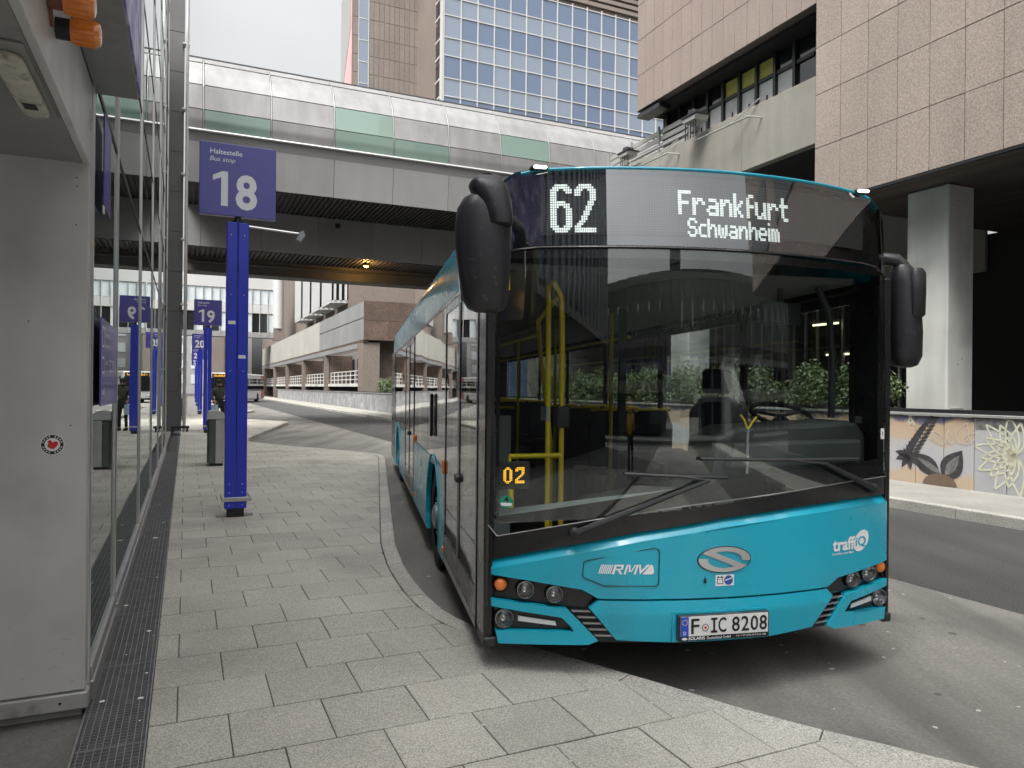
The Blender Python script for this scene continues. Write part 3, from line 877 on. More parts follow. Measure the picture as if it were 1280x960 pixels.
# ================================================================== BUS STOP SIGNS
def stop_sign(num, s, t, near):
    where = {18: 'nearest blue bus stop sign, numbered 18, with a small lamp arm', 19: 'blue bus stop sign numbered 19 beside the glass wall',
             20: 'blue bus stop sign numbered 20 half hidden behind post 19', 21: 'distant blue bus stop sign numbered 21', 22: 'farthest blue bus stop sign, numbered 22'}[num]
    r = thing('bus_stop_sign', where, 'sign', t, s, PAV, group='blue bus stop signs along the pavement')
    for sgn in (-1, 1):
        a, b = (t - 0.122, t - 0.004) if sgn < 0 else (t + 0.004, t + 0.122)
        o = MB().box(a, b, s - 0.08, s + 0.08, PAV + 0.1, 3.60).build('post_half', 'post_blue', r, bevel=0.006)
        if near:
            for z in (0.27, 0.42, 0.52, 1.85, 2.75, 3.45):
                MB().lathe([(0.007, 0), (0.006, 0.004)], ((a + b) / 2 + 0.01 * sgn, s - 0.0799, z), (0, -1, 0), 8).build('bolt', 'silver', o)
    MB().box(t - 0.095, t + 0.095, s - 0.065, s + 0.065, PAV, PAV + 0.1).build('foot', 'black_paint', r)
    MB().lathe([(0.06, 0), (0.06, 0.03), (0.035, 0.03), (0.035, 0.1)], (t, s, 3.60), (0, 0, 1), 14).build('neck', 'black_paint', r)
    o = MB().box(t - 0.425, t + 0.425, s - 0.05, s + 0.05, 3.675, 4.52).build('sign_plate', 'sign_blue', r, bevel=0.006)
    f = s - 0.0515
    def put(txt, x0, x1, z0, z1, bold=0.0, shear=0.0):
        vs, fs = fit_text(txt, x0, x1, z0, z1, bold, shear)
        MB().add([(t + x, f, z) for x, z in vs], fs).build('lettering', 'sign_white', o, recalc=False)
    d1, d2 = str(num)
    put('Haltestelle', -0.31, 0.04, 4.385, 4.445, 0.012)
    put('Bus stop', -0.315, -0.035, 4.285, 4.355, 0.0, 0.25)
    if d1 == '1':
        mb = MB(); mb.add([(t - 0.19, f, 3.785), (t - 0.115, f, 3.785), (t - 0.115, f, 4.19), (t - 0.175, f, 4.19), (t - 0.28, f, 4.135), (t - 0.28, f, 4.075), (t - 0.19, f, 4.115)], [(0, 1, 2, 3, 6), (3, 4, 5, 6)])
        mb.build('lettering', 'sign_white', o, recalc=False)
    else: put(d1, -0.27, -0.04, 3.765, 4.18, 0.03)
    if d2 == '1': put(d2, 0.03, 0.15, 3.765, 4.18, 0.03)
    else: put(d2, -0.03, 0.21, 3.755, 4.175, 0.03)
    if near:
        MB().tube([(t + 0.12, s, 3.58), (t + 0.71, s - 0.02, 3.545)], 0.014, 8).build('lamp_arm', 'silver', r, smooth=0.6)
        h = MB().prism([(0.70, 3.56), (0.755, 3.585), (0.775, 3.52), (0.72, 3.44), (0.66, 3.47), (0.69, 3.52)], 'y', s - 0.05, s + 0.05)
        h.v = [(a + t, b, c) for a, b, c in h.v]
        h.build('lamp_head', 'galv', r, bevel=0.004)
        for x, z in ((-0.06, 2.42), (0.055, 2.02)):
            MB().box(t + x - 0.04, t + x + 0.04, s - 0.0825, s - 0.0802, z - 0.02, z + 0.02).build('small_plate', 'sign_white', r)
        # guard strap near the ground and ground fixings
        mb = MB(); mb.box(t - 0.14, t + 0.16, s - 0.095, s - 0.083, 0.315, 0.365); mb.box(t + 0.16, t + 0.172, s - 0.095, s + 0.35, 0.315, 0.365); mb.box(t - 0.152, t - 0.14, s - 0.095, s + 0.35, 0.315, 0.365)
        mb.build('guard_strap', 'plinth_metal', r, bevel=0.003)
        mb = MB(); mb.box(t - 0.21, t - 0.11, s - 0.03, s + 0.01, PAV + 0.002, PAV + 0.035); mb.box(t + 0.11, t + 0.2, s - 0.03, s + 0.01, PAV + 0.002, PAV + 0.035)
        mb.build('ground_bracket', 'rail_grey', r, bevel=0.004)
    else:
        MB().box(t - 0.13, t + 0.13, s - 0.09, s - 0.081, 0.33, 0.38).build('guard_strap', 'plinth_metal', r)
    return r
stop_sign(18, 9.2, 0.545, True)
stop_sign(19, 26.0, 0.645, False)
stop_sign(20, 43.2, 0.70, False)
stop_sign(21, 60.2, 0.80, False)
stop_sign(22, 77.2, 0.90, False)

# ================================================================== LITTER BIN
def litter_bin(t, s, label):
    r = thing('litter_bin', label, 'bin', t, s, PAV, group='litter bins')
    a, b = s - 0.22, s + 0.22
    MB().box(t - 0.12, t + 0.12, a + 0.01, b - 0.01, PAV, PAV + 0.05).build('foot', 'black_paint', r)
    MB().prism([(t - 0.13, a), (t - 0.02, a), (t - 0.02, b), (t - 0.13, b), (t - 0.16, b - 0.08), (t - 0.16, a + 0.08)], 'z', PAV + 0.05, 1.02).build('back_shell', 'bin_dark', r, bevel=0.008)
    MB().box(t - 0.017, t + 0.14, a, b, PAV + 0.05, 1.03).build('door', 'bin_steel', r, bevel=0.006)
    MB().lathe([(0.018, 0), (0.018, 0.008)], (t + 0.14, a + 0.1, 0.78), (1, 0, 0), 10).build('lock', 'black_paint', r)
    q = [(t + 0.15, 1.032), (t + 0.15, 1.08)]
    for k in range(7):
        x = t + 0.14 - 0.29 * k / 6
        q.append((x, 1.09 + 0.12 * math.sin(math.pi * min(1, 0.15 + 0.6 * k / 6))))
    q += [(t - 0.165, 1.032)]
    MB().prism(q, 'y', a - 0.01, b + 0.01).build('hood', 'white_metal', r, bevel=0.004)
    MB().box(t - 0.172, t - 0.163, a + 0.1, b - 0.1, 0.9, 1.0).build('slot', 'black_pit', r)
    return r
litter_bin(0.545, 15.3, 'steel litter bin with a curved white hood behind post 18')
litter_bin(-0.1, 41.5, 'small steel litter bin far along beyond the dark column')
# ================================================================== CURVED SKYBRIDGE
sb = thing('curved_skybridge', 'curved metal clad skybridge with green glass crossing over the street', 'bridge', 8, 29, 0)
PT = 2.38; T0 = 0.50 - PT
NC = 12
# profile of the shell: (s, z) up from the gutter lip
PROF = [(29.0, 11.05), (28.93, 11.42), (28.93, 11.80), (29.10, 12.75), (29.38, 13.35), (29.75, 13.82), (30.5, 14.30), (31.3, 14.52)]
ROWS = [(0, 2), (2, 3), (3, 5), (5, 7)]      # lower lights, upper lights, shoulder, roof strip
def shell_panel(t0, t1, i0, i1, gap=0.032, th=0.05):
    mb = MB()
    pts = PROF[i0:i1 + 1]
    # refine
    q = []
    for (a, b), (c, d) in zip(pts, pts[1:]):
        for k in range(4): q.append((a + (c - a) * k / 4, b + (d - b) * k / 4))
    q.append(pts[-1])
    q[0] = (q[0][0], q[0][1] + gap); 
    n = len(q)
    vs = []
    for t in (t0 + gap, t1 - gap):
        for (s, z) in q: vs.append((t, s, z))
    for t in (t0 + gap, t1 - gap):
        for (s, z) in q: vs.append((t, s + th, z - th * 0.4))
    fs = []
    for k in range(n - 1):
        fs.append((k, n + k, n + k + 1, k + 1)); fs.append((2 * n + k, 2 * n + k + 1, 3 * n + k + 1, 3 * n + k))
        fs.append((k, k + 1, 2 * n + k + 1, 2 * n + k)); fs.append((n + k, 3 * n + k, 3 * n + k + 1, n + k + 1))
    fs.append((0, 2 * n, 3 * n, n)); fs.append((n - 1, 2 * n - 1, 4 * n - 1, 3 * n - 1))
    return mb.add(vs, fs)
GREEN = {(1, 0), (3, 0), (3, 1), (4, 0), (6, 1), (8, 0), (9, 0), (10, 1)}
for c in range(NC):
    t0 = T0 + c * PT
    t1 = t0 + PT
    if c == 0: t0 = 0.0 - 0.1
    for r_, (a, b) in enumerate(ROWS):
        g = (c, r_) in GREEN
        o = shell_panel(t0, t1, a, b).build('glass_panel' if g else 'cladding_panel', 'green_glass' if g else 'clad_white', sb, smooth=0.5)
for c in range(NC + 1):
    t = T0 + c * PT
    if t < -0.1: continue
    MB().tube([(t, s + 0.012, z) for s, z in PROF], 0.012, 6).build('seam_rib', 'gutter', sb)
TA, TB = -0.1, T0 + NC * PT
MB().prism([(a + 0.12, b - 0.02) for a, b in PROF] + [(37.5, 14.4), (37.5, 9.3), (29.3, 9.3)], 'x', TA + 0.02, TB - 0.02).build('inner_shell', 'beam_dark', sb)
MB().box(TA, TB, 31.2, 31.5, 14.5, 14.66).build('roof_edge', 'roof_edge', sb)
MB().box(TA, TB, 31.5, 36.5, 14.42, 14.5).build('roof', 'roof_edge', sb)
MB().prism([(28.86, 10.98), (29.3, 10.98), (29.3, 11.07), (28.84, 11.07), (28.82, 11.02)], 'x', TA, TB).build('gutter_lip', 'gutter', sb)
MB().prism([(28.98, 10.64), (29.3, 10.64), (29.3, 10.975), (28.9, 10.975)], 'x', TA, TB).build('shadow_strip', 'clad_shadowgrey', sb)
for c in range(NC):
    t0, t1 = max(TA, T0 + c * PT), T0 + (c + 1) * PT
    MB().prism([(28.97, 10.63), (29.05, 10.63), (29.2, 9.18), (29.12, 9.18)], 'x', t0 + 0.008, t1 - 0.008).build('fascia_panel', 'clad_grey', sb)
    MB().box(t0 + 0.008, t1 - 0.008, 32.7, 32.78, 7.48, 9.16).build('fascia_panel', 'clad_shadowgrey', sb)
def ribs(s0, s1, z, name):
    mb = MB(); mb.box(TA, TB, s0, s1, z + 0.03, z + 0.08)
    t = TA + 0.05
    while t < TB:
        mb.box(t, t + 0.10, s0, s1, z - 0.05, z + 0.029); t += 0.2
    o = mb.build(name, 'rib_dark', sb); o['kind'] = 'stuff'
MB().box(TA, TB, 32.783, 32.95, 7.5, 9.3).build('band_backing', 'beam_dark', sb)
ribs(29.2, 32.69, 9.2, 'soffit_ribs'); ribs(32.79, 35.29, 7.5, 'rear_soffit_ribs')
MB().box(TA, TB, 35.3, 36.4, 6.8, 7.75).build('edge_beam', 'beam_dark', sb, bevel=0.02)
MB().tube([(TA, 35.3, 7.25), (TB, 35.3, 7.25)], 0.06, 8).build('service_pipe', 'beam_dark', sb)
MB().box(6.0, 6.2, 32.64, 32.69, 8.75, 8.95).build('junction_box', 'black_paint', sb)
lt = thing('bridge_soffit_lamp', 'small lit amber lamp under the skybridge', 'lamp', 7.6, 33.6, 7.3)
MB().lathe([(0.14, 0), (0.16, 0.05), (0.12, 0.10)], (7.6, 33.6, 7.34), (0, 0, 1), 16).build('housing', 'black_paint', lt)
MB().lathe([(0.06, 0), (0.115, 0.03), (0.12, 0.06)], (7.6, 33.6, 7.275), (0, 0, 1), 16).build('bulb', 'amber_light', lt)
al = bpy.data.lights.new('lamp_light', 'POINT'); al.energy = 55; al.color = (1, 0.5, 0.12); al.shadow_soft_size = 0.12
ao = bpy.data.objects.new('lamp_light', al); sc.collection.objects.link(ao); ao.parent = lt; ao.location = (0, 0, -0.1)

# ================================================================== STONE CLAD BUILDING, RIGHT
rb = thing('stone_clad_building', 'pink granite clad building overhanging the walkway across the road', 'building', 12, 10, 0)
TF = 11.8
zr = [5.55, 6.68, 7.78, 8.755, 9.76, 10.8, 11.85]
tile_me = {}
def tile(s0, s1, z0, z1, mat):
    g = 0.013
    key = (round(s1 - s0, 3), round(z1 - z0, 3), mat)
    if key not in tile_me:
        tile_me[key] = boxmesh('stone_tile', 0.03, s1 - s0 - g, z1 - z0 - g, mat, 0.003)
    piece('stone_tile', tile_me[key], rb, (TF + rnd.uniform(-.003, .003), s0 + g / 2, z0 + g / 2), (rnd.uniform(-.0015, .0015), 0, rnd.uniform(-.002, .002)))
rnd = random.Random(7)
s1 = 11.12
cols = []
while s1 > 3.0:
    cols.append((s1 - 0.632, s1)); s1 -= 0.632
for a, b in cols:
    for z0, z1 in zip(zr, zr[1:]): tile(a, b, z0, z1, 'stone_pink')
zl = [9.70, 10.70, 11.72, 12.74, 13.8]
for k in range(16):
    a = 11.12 + k * 0.408
    for z0, z1 in zip(zl, zl[1:]): tile(a, a + 0.408, z0, z1, 'stone_pink_plain')
# end face of the overhang (towards the bridge), large tiles
S_END = 11.12 + 16 * 0.408
for k in range(6):
    for z0, z1 in zip(zl, zl[1:]):
        MB().box(11.84 + k, 11.84 + k + 0.99, S_END + 0.001, S_END + 0.03, z0, z1 - 0.008).build('stone_tile', 'stone_pink_plain', rb)
MB().box(TF + 0.032, 30, -16, 11.10, 5.56, 26).build('body', 'stone_back', rb)
MB().box(TF + 0.033, 30, 11.102, S_END - 0.002, 9.71, 26).build('upper_body', 'stone_back', rb)
# plain granite skin where the camera does not look (reflected in the bus)
MB().box(TF - 0.002, TF + 0.03, -16, cols[-1][0] - 0.01, 5.55, 26).build('granite_skin', 'stone_pink_plain', rb)
MB().box(TF - 0.002, TF + 0.03, cols[-1][0], S_END, 13.81, 26).build('granite_skin', 'stone_pink_plain', rb)
for k in range(3):
    for z in (8.2, 13.2, 18.2): MB().box(TF - 0.05, TF - 0.003, -15 + k * 5.6, -11 + k * 5.6, z, z + 2.2).build('window', 'dark_glass', rb)
MB().box(TF - 0.006, TF + 0.05, cols[-1][0], 11.12, 5.50, 5.546).build('drip_edge', 'frame_dark', rb)
# soffit boards
k = 0
t = TF + 0.06
while t < 19.0:
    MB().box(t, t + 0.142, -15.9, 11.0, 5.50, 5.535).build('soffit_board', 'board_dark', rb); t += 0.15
# gallery: parapet, floor, windows, ceiling
for a, b in ((11.13, 13.3), (13.31, 16.5), (16.51, 20.2)):
    MB().box(TF, TF + 0.2, a, b - 0.006, 6.80, 8.2).build('parapet', 'aggregate', rb, bevel=0.012)
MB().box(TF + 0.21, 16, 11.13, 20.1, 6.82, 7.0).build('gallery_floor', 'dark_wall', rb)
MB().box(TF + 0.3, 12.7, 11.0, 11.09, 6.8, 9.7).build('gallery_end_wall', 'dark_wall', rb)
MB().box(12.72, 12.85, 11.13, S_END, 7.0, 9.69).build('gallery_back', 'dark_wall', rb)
PW = 0.6
for k in range(9):
    a = 11.83 + k * PW
    b = a + PW - 0.09
    MB().box(12.47, 12.70, b + 0.005, b + 0.085, 7.0, 9.61).build('window_post', 'frame_dark', rb)
    MB().box(12.50, 12.68, a, b, 9.07, 9.15).build('window_transom', 'frame_dark', rb)
    yellow = k in (2, 3, 4)
    MB().box(12.55, 12.57, a, b, 9.155, 9.55).build('upper_pane', 'yellow_blind' if yellow else 'dark_glass', rb)
    MB().box(12.55, 12.57, a, b, 7.0, 9.065).build('lower_pane', 'poster_grey' if k in (1, 2, 3, 4, 5, 6, 7) else 'dark_glass', rb)
    if k in (2, 3, 4, 6):
        MB().box(12.54, 12.549, a + 0.22, a + 0.28, 8.5, 8.72).build('door_handle', 'black_paint', rb)
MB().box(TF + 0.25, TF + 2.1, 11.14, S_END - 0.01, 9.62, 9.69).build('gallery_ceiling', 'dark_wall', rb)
MB().box(TF + 0.01, TF + 0.4, 16.6, S_END - 0.005, 9.50, 9.61).build('edge_beam', 'frame_dark', rb)
# ground floor behind the columns
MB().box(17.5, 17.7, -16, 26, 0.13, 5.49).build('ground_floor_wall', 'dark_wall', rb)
MB().box(12.0, 17.5, 20.15, 26, 6.5, 7.0).build('terrace_slab', 'aggregate', rb)
MB().box(12.2, 17.4, 25.5, 25.7, 0.13, 6.5).build('cross_wall', 'aggregate', rb)
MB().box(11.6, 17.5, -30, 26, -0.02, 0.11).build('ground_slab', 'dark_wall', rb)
for k in range(28):    # pale vertical slats along the wall behind the planting
    MB().box(16.9, 16.98, 12.6 + k * 0.45, 12.66 + k * 0.45, 0.13, 4.4).build('wall_slat', 'rail_grey', rb)
MB().box(17.4, 17.49, 11.2, 26, 4.6, 8.6).build('rear_parapet', 'aggregate', rb)
# columns
def column(s, label):
    r = thing('concrete_column', label, 'column', 12.6, s, 0.11, group='concrete columns behind the mural wall')
    MB().box(12.6, 13.32, s, s + 0.83, 0.11, 5.49).build('shaft', 'concrete_pale', r, bevel=0.03)
    for z, t in ((5.2, 12.85), (5.25, 13.15), (2.3, 13.0), (2.2, 12.9)):
        MB().lathe([(0.012, 0), (0.012, 0.004)], (t, s + 0.001, z), (0, -1, 0), 8).build('tie_hole', 'black_pit', r)
    MB().box(12.7, 12.98, s - 0.06, s - 0.002, 1.36, 1.40).build('small_bracket', 'rail_grey', r)
column(8.78, 'pale concrete column rising behind the mural wall to the right of the bus')
column(16.2, 'second pale concrete column behind the bus, seen through its windows')
column(1.3, 'pale concrete column out of the frame towards the camera')
# lit strip lamps under the overhang
for k, (t, s, zl_) in enumerate(((15.0, 13.1, 4.0), (16.6, 15.2, 3.6), (17.0, 14.2, 2.75), (17.0, 14.8, 2.75), (17.0, 15.4, 2.75))):
    r = thing('strip_lamp', 'lit fluorescent strip lamp under the dark overhang, seen through the bus', 'lamp', t, s, zl_, group='strip lamps under the overhang')
    hl = 0.45 if zl_ > 3 else 0.12
    MB().box(t - 0.06, t + 0.06, s - hl - 0.05, s + hl + 0.05, zl_ + 0.03, zl_ + 0.1).build('housing', 'rail_grey', r)
    MB().tube([(t, s - hl, zl_), (t, s + hl, zl_)], 0.025, 8).build('tube', 'warm_light', r)
    for d in (-hl, hl): MB().tube([(t, s + d, zl_ + 0.1), (t, s + d, 5.52)], 0.006, 5).build('hanger', 'rail_grey', r)
# railing of horizontal slats on the terrace
rl = thing('slat_railing', 'grey railing of horizontal slats above the concrete parapet', 'railing', 12.2, 18, 8.2)
for k in range(5): MB().box(12.3, 12.34, 15.7, 20.0, 8.22 + k * 0.19, 8.36 + k * 0.19).build('slat', 'rail_grey', rl, bevel=0.01)
for s in (15.8, 17.2, 18.6, 19.9): MB().box(12.24, 12.29, s, s + 0.05, 7.0, 9.2).build('post', 'rail_grey', rl)
MB().tube([(12.15, 15.7, 8.55), (12.15, 18.6, 8.55)], 0.025, 8).build('hand_rail', 'rail_grey', rl)
# floodlights on brackets
def floodlight(s, z, sc_, label):
    r = thing('floodlight', label, 'lamp', TF - 0.3, s, z, group='floodlights on the parapet')
    c = TF - 0.32
    def q(pts): return [(s + a * sc_, z + b * sc_) for a, b in pts]
    MB().prism(q([(-0.22, 0.0), (0.22, 0.0), (0.28, 0.12), (-0.28, 0.12)]), 'x', c - 0.2 * sc_, c + 0.2 * sc_).build('reflector_box', 'rail_grey', r, bevel=0.01)
    MB().prism(q([(-0.3, 0.125), (0.3, 0.125), (0.3, 0.16), (-0.3, 0.16)]), 'x', c - 0.23 * sc_, c + 0.23 * sc_).build('rim', 'frame_dark', r)
    MB().prism(q([(-0.16, 0.165), (0.16, 0.165), (0.10, 0.30), (-0.10, 0.30)]), 'x', c - 0.14 * sc_, c + 0.14 * sc_).build('gear_housing', 'frame_dark', r, bevel=0.01)
    mb = MB()
    for a in (-0.2, -0.1, 0, 0.1, 0.2): mb.box(c - 0.15 * sc_, c - 0.13 * sc_, s + a * sc_ - 0.01, s + a * sc_ + 0.01, z - 0.42 * sc_, z - 0.002)
    mb.build('cage', 'frame_dark', r)
    mb = MB(); mb.tube([(c, s, z - 0.002), (c, s, z - 0.45 * sc_), (c, s - 1.9, z - 0.48 * sc_), (TF - 0.01, s - 1.95, z - 0.48 * sc_)], 0.022, 6)
    mb.tube([(c, s - 1.2, z - 0.48 * sc_), (TF - 0.01, s - 1.9, z - 0.02)], 0.015, 6)
    mb.build('bracket', 'rail_grey', r)
floodlight(14.6, 8.33, 1.0, 'grey box floodlight in front of the yellow windows')
floodlight(17.6, 8.33, 0.9, 'smaller grey floodlight above the bus roof near the bridge')

# ================================================================== MURAL WALL
mw = thing('mural_wall', 'low wall painted with flowers and leaves across the road', 'wall', 11.4, 20, 0.13)
def mural_mat():
    m = bpy.data.materials.new('mural_paint'); m.use_nodes = True; nt = m.node_tree; L = nt.links.new
    b = nt.nodes['Principled BSDF']; b.inputs['Roughness'].default_value = 0.75
    geo = nnode(nt, 'ShaderNodeNewGeometry'); sx = nnode(nt, 'ShaderNodeSeparateXYZ'); L(geo.outputs['Position'], sx.inputs[0])
    n = nnode(nt, 'ShaderNodeTexNoise'); n.inputs['Scale'].default_value = 2.2; n.inputs['Detail'].default_value = 3; L(geo.outputs['Position'], n.inputs['Vector'])
    ma = nnode(nt, 'ShaderNodeMath', operation='MULTIPLY_ADD'); L(n.outputs['Fac'], ma.inputs[0]); ma.inputs[1].default_value = 0.5; L(sx.outputs['Z'], ma.inputs[2])
    cr = nnode(nt, 'ShaderNodeValToRGB'); cr.color_ramp.interpolation = 'EASE'
    mr_ = nnode(nt, 'ShaderNodeMapRange'); mr_.inputs['From Min'].default_value = 0.2; mr_.inputs['From Max'].default_value = 1.75; L(ma.outputs[0], mr_.inputs['Value']); L(mr_.outputs['Result'], cr.inputs['Fac'])
    e = cr.color_ramp.elements
    e[0].position = 0.0; e[0].color = (0.48, 0.37, 0.265, 1)
    e[1].position = 1.0; e[1].color = (0.10, 0.10, 0.16, 1)
    for p, c in ((0.22, (0.49, 0.38, 0.275, 1)), (0.30, (0.42, 0.42, 0.44, 1)), (0.54, (0.44, 0.43, 0.43, 1)), (0.60, (0.49, 0.38, 0.28, 1)), (0.78, (0.48, 0.36, 0.25, 1)), (0.84, (0.11, 0.11, 0.17, 1))):
        x = e.new(p); x.color = c
    L(cr.outputs[0], b.inputs['Base Color']); M['mural_paint'] = m
    pm('mural_far', (0.28, 0.28, 0.28), 0.75, var=0.3, vscale=1.6, dirt=((0.2, 0.2, 0.21), 2.2, 0.54, 0.6, 0.6), rnd=0.1)
    pm('mural_grey', (0.40, 0.40, 0.41), 0.75, var=0.1, vscale=2.5)
    pm('paint_dark', (0.045, 0.042, 0.045), 0.7, var=0.35, vscale=9)
    pm('paint_mid', (0.16, 0.155, 0.155), 0.7, var=0.35, vscale=14)
    pm('paint_cream', (0.62, 0.6, 0.46), 0.75, var=0.12, vscale=12)
    pm('paint_pale', (0.55, 0.5, 0.44), 0.75)
    pm('paint_brown', (0.16, 0.11, 0.08), 0.75)
mural_mat()
PJ = 0.505
mural_me = {k: boxmesh('wall_panel', 0.12, PJ - 0.012, 1.15, k, 0.004) for k in ('mural_paint', 'mural_far', 'mural_grey')}
for k in range(-4, 190):
    s = 6.977 + PJ * k
    if s < 7.4: kind = 'mural_grey'
    elif s < 24: kind = 'mural_paint'
    else: kind = 'mural_far'
    if k == 0: kind = 'mural_grey'
    if s > 4: piece('wall_panel', mural_me[kind], mw, (11.4 + rnd.uniform(-.004, .004), s + 0.006, 0.13))
MB().box(11.45, 11.5, 3.5, 105, 0.13, 1.25).build('core', 'stone_back', mw)
for k in range(34): MB().box(11.36, 11.56, 4 + k * 3, 6.985 + k * 3, 1.29, 1.335).build('coping', 'rail_grey', mw, bevel=0.006)
MB().box(11.46, 11.60, 4, 105, 1.335, 1.40).build('cap_rail', 'frame_dark', mw)
# painted motifs, thin coats of paint on the panels
MF = 11.4 - 0.006
def paint(name, poly, mat, d=0.0):
    """poly in (s, z)"""
    MB().prism(poly, 'x', MF - d - 0.0012, MF - d).build(name, mat, mw)
def leaf_poly(s, z, ang, l, w, n=9):
    q = []
    for k in range(n): u = k / (n - 1); q.append((u * l, w * math.sin(math.pi * u ** 0.8)))
    for k in range(n - 2, 0, -1): u = k / (n - 1); q.append((u * l, -w * math.sin(math.pi * u ** 0.8)))
    c, d = math.cos(ang), math.sin(ang)
    return [(s - (a * c - b * d), z + a * d + b * c) for a, b in q]      # s runs to the left in the picture
def outline(poly, wdt):
    mb = MB(); n = len(poly)
    for i in range(n):
        a, b = poly[i], poly[(i + 1) % n]
        dx, dy = b[0] - a[0], b[1] - a[1]; l = math.hypot(dx, dy) or 1; nx, ny = -dy / l * wdt / 2, dx / l * wdt / 2
        mb.add([(MF - 0.0024, a[0] + nx, a[1] + ny), (MF - 0.0024, a[0] - nx, a[1] - ny), (MF - 0.0024, b[0] - nx, b[1] - ny), (MF - 0.0024, b[0] + nx, b[1] + ny)], [(0, 1, 2, 3)])
    return mb
# big dark leaves
paint('painted_leaf', leaf_poly(8.05, 0.33, rad(150), 0.62, 0.15), 'paint_dark'); paint('painted_leaf', leaf_poly(8.02, 0.34, rad(152), 0.5, 0.05), 'paint_mid', 0.002)
paint('painted_leaf', leaf_poly(7.98, 0.26, rad(58), 0.58, 0.19), 'paint_dark', 0.0014); paint('painted_leaf', leaf_poly(7.95, 0.32, rad(56), 0.42, 0.08), 'paint_mid', 0.0034)
paint('painted_fruit', [(8.05 + 0.3 * math.cos(a), 0.14 + 0.2 * math.sin(a)) for a in [math.pi * k / 10 for k in range(11)]], 'paint_brown', 0.0028)
# fern-like dark plant at the left edge
paint('painted_stem', [(8.62, 0.5), (8.5, 0.75), (8.3, 1.1), (8.12, 1.27), (8.22, 1.27), (8.42, 1.08), (8.62, 0.8), (8.75, 0.55)], 'paint_dark', 0.001)
for k in range(11):
    u = k / 10
    s, z = 8.62 - 0.45 * u, 0.55 + 0.68 * u
    for sg in (20, 120): paint('painted_frond', leaf_poly(s, z, rad(sg), 0.2 * (1 - 0.4 * u), 0.028), 'paint_dark', 0.0016)
for a in (200, 240, 280, 320, 170): paint('painted_frond', leaf_poly(8.62, 0.6, rad(a), 0.26, 0.055), 'paint_dark', 0.002)
# line flowers in pale paint
for s, z, a, l, w_ in ((7.95, 0.86, 170, 0.3, 0.06), (8.0, 0.84, 130, 0.26, 0.06), (7.72, 0.86, 70, 0.36, 0.1), (7.85, 0.84, 105, 0.24, 0.05), (7.66, 0.86, 40, 0.3, 0.07)):
    outline(leaf_poly(s, z, rad(a), l, w_), 0.012).build('painted_outline', 'paint_pale', mw)
for k, a in enumerate(range(80, 290, 18)):
    q = [(p, min(z, 1.262)) for p, z in leaf_poly(6.86, 0.74, rad(a), 0.62 if k % 2 else 0.5, 0.1)]
    outline(q, 0.028).build('painted_petal', 'paint_cream', mw)
for k in range(5): outline(leaf_poly(8.62 - 0.03 * k, 1.12, rad(70 + 18 * k), 0.16, 0.03), 0.012).build('painted_outline', 'paint_cream', mw)
paint('painted_night_band', [(7.46, 1.10), (6.1, 1.12), (6.1, 1.275), (7.46, 1.275)], 'logo_blue' if False else 'paint_mid', -0.0002)

# ================================================================== BUSHES BEHIND THE WALL
def bush_mesh(seed, n=2600):
    r = random.Random(seed); mb = MB()
    cl = [(r.uniform(-0.3, 0.3), r.uniform(-0.55, 0.55), r.uniform(0.55, 1.5), r.uniform(0.2, 0.34)) for _ in range(13)]
    for k in range(n):
        cx, cy, cz, cr_ = cl[r.randrange(13)]
        d = Vector((r.gauss(0, 1), r.gauss(0, 1), r.gauss(0, 1))).normalized() * cr_ * r.uniform(0.55, 1.08)
        p = Vector((cx, cy, cz)) + d
        nrm = (d.normalized() + Vector((r.uniform(-.7, .7), r.uniform(-.7, .7), r.uniform(-.2, .9)))).normalized()
        u = nrm.orthogonal().normalized(); v = nrm.cross(u)
        a = r.random() * 6.28; uu = u * math.cos(a) + v * math.sin(a); vv = nrm.cross(uu)
        l, w_ = r.uniform(0.05, 0.085), r.uniform(0.02, 0.032)
        mb.add([p, p + uu * l * 0.45 + vv * w_ + nrm * 0.008, p + uu * l, p + uu * l * 0.45 - vv * w_ + nrm * 0.008], [(0, 1, 2, 3)])
    return with_mat(mb.mesh('foliage', recalc=False), 'leaf')
bm_ = [bush_mesh(3), bush_mesh(5), bush_mesh(8)]
mbt = MB()
for k in range(7):
    a = k * 0.9
    mbt.tube([(0, 0, 0), (0.12 * math.cos(a), 0.2 * math.sin(a), 0.5), (0.28 * math.cos(a), 0.45 * math.sin(a), 1.1)], [0.018, 0.012, 0.004], 5)
twig_me = with_mat(mbt.mesh('stem'), 'twig')
def bush(t, s, z, k, label, scale=1.0, group='bushes planted behind the mural wall'):
    r = thing('bush', label, 'bush', t, s, z, group=group, rot=rad(k * 77 % 360))
    r.scale = (scale, scale, scale)
    for nm, me in (('stem', twig_me), ('foliage', bm_[k % 3])):
        o = bpy.data.objects.new(nm, me); sc.collection.objects.link(o); o.parent = r
for k in range(18):
    bush(11.95, 9.95 + 0.78 * k, 0.55, k, 'leafy green bush in the row behind the bus above the mural wall', 0.95 + 0.14 * ((k * 37) % 5) / 5)
MB_pl = MB().box(11.61, 12.35, 9.4, 24, 0.12, 0.62)
pl = thing('planter', 'long soil filled planter behind the mural wall', 'planter', 12, 17, 0.11); MB_pl.build('soil_box', 'soil', pl)
for k, (s, t) in enumerate(((44.5, 12.2), (46.5, 12.4), (48.6, 12.3))): bush(t, s, 0.13, k, ['round green bush nearest the rear of the bus', 'round green bush beside the dark granite corner', 'round green bush farthest along the wall'][k], 1.35, 'bushes by the granite corner')

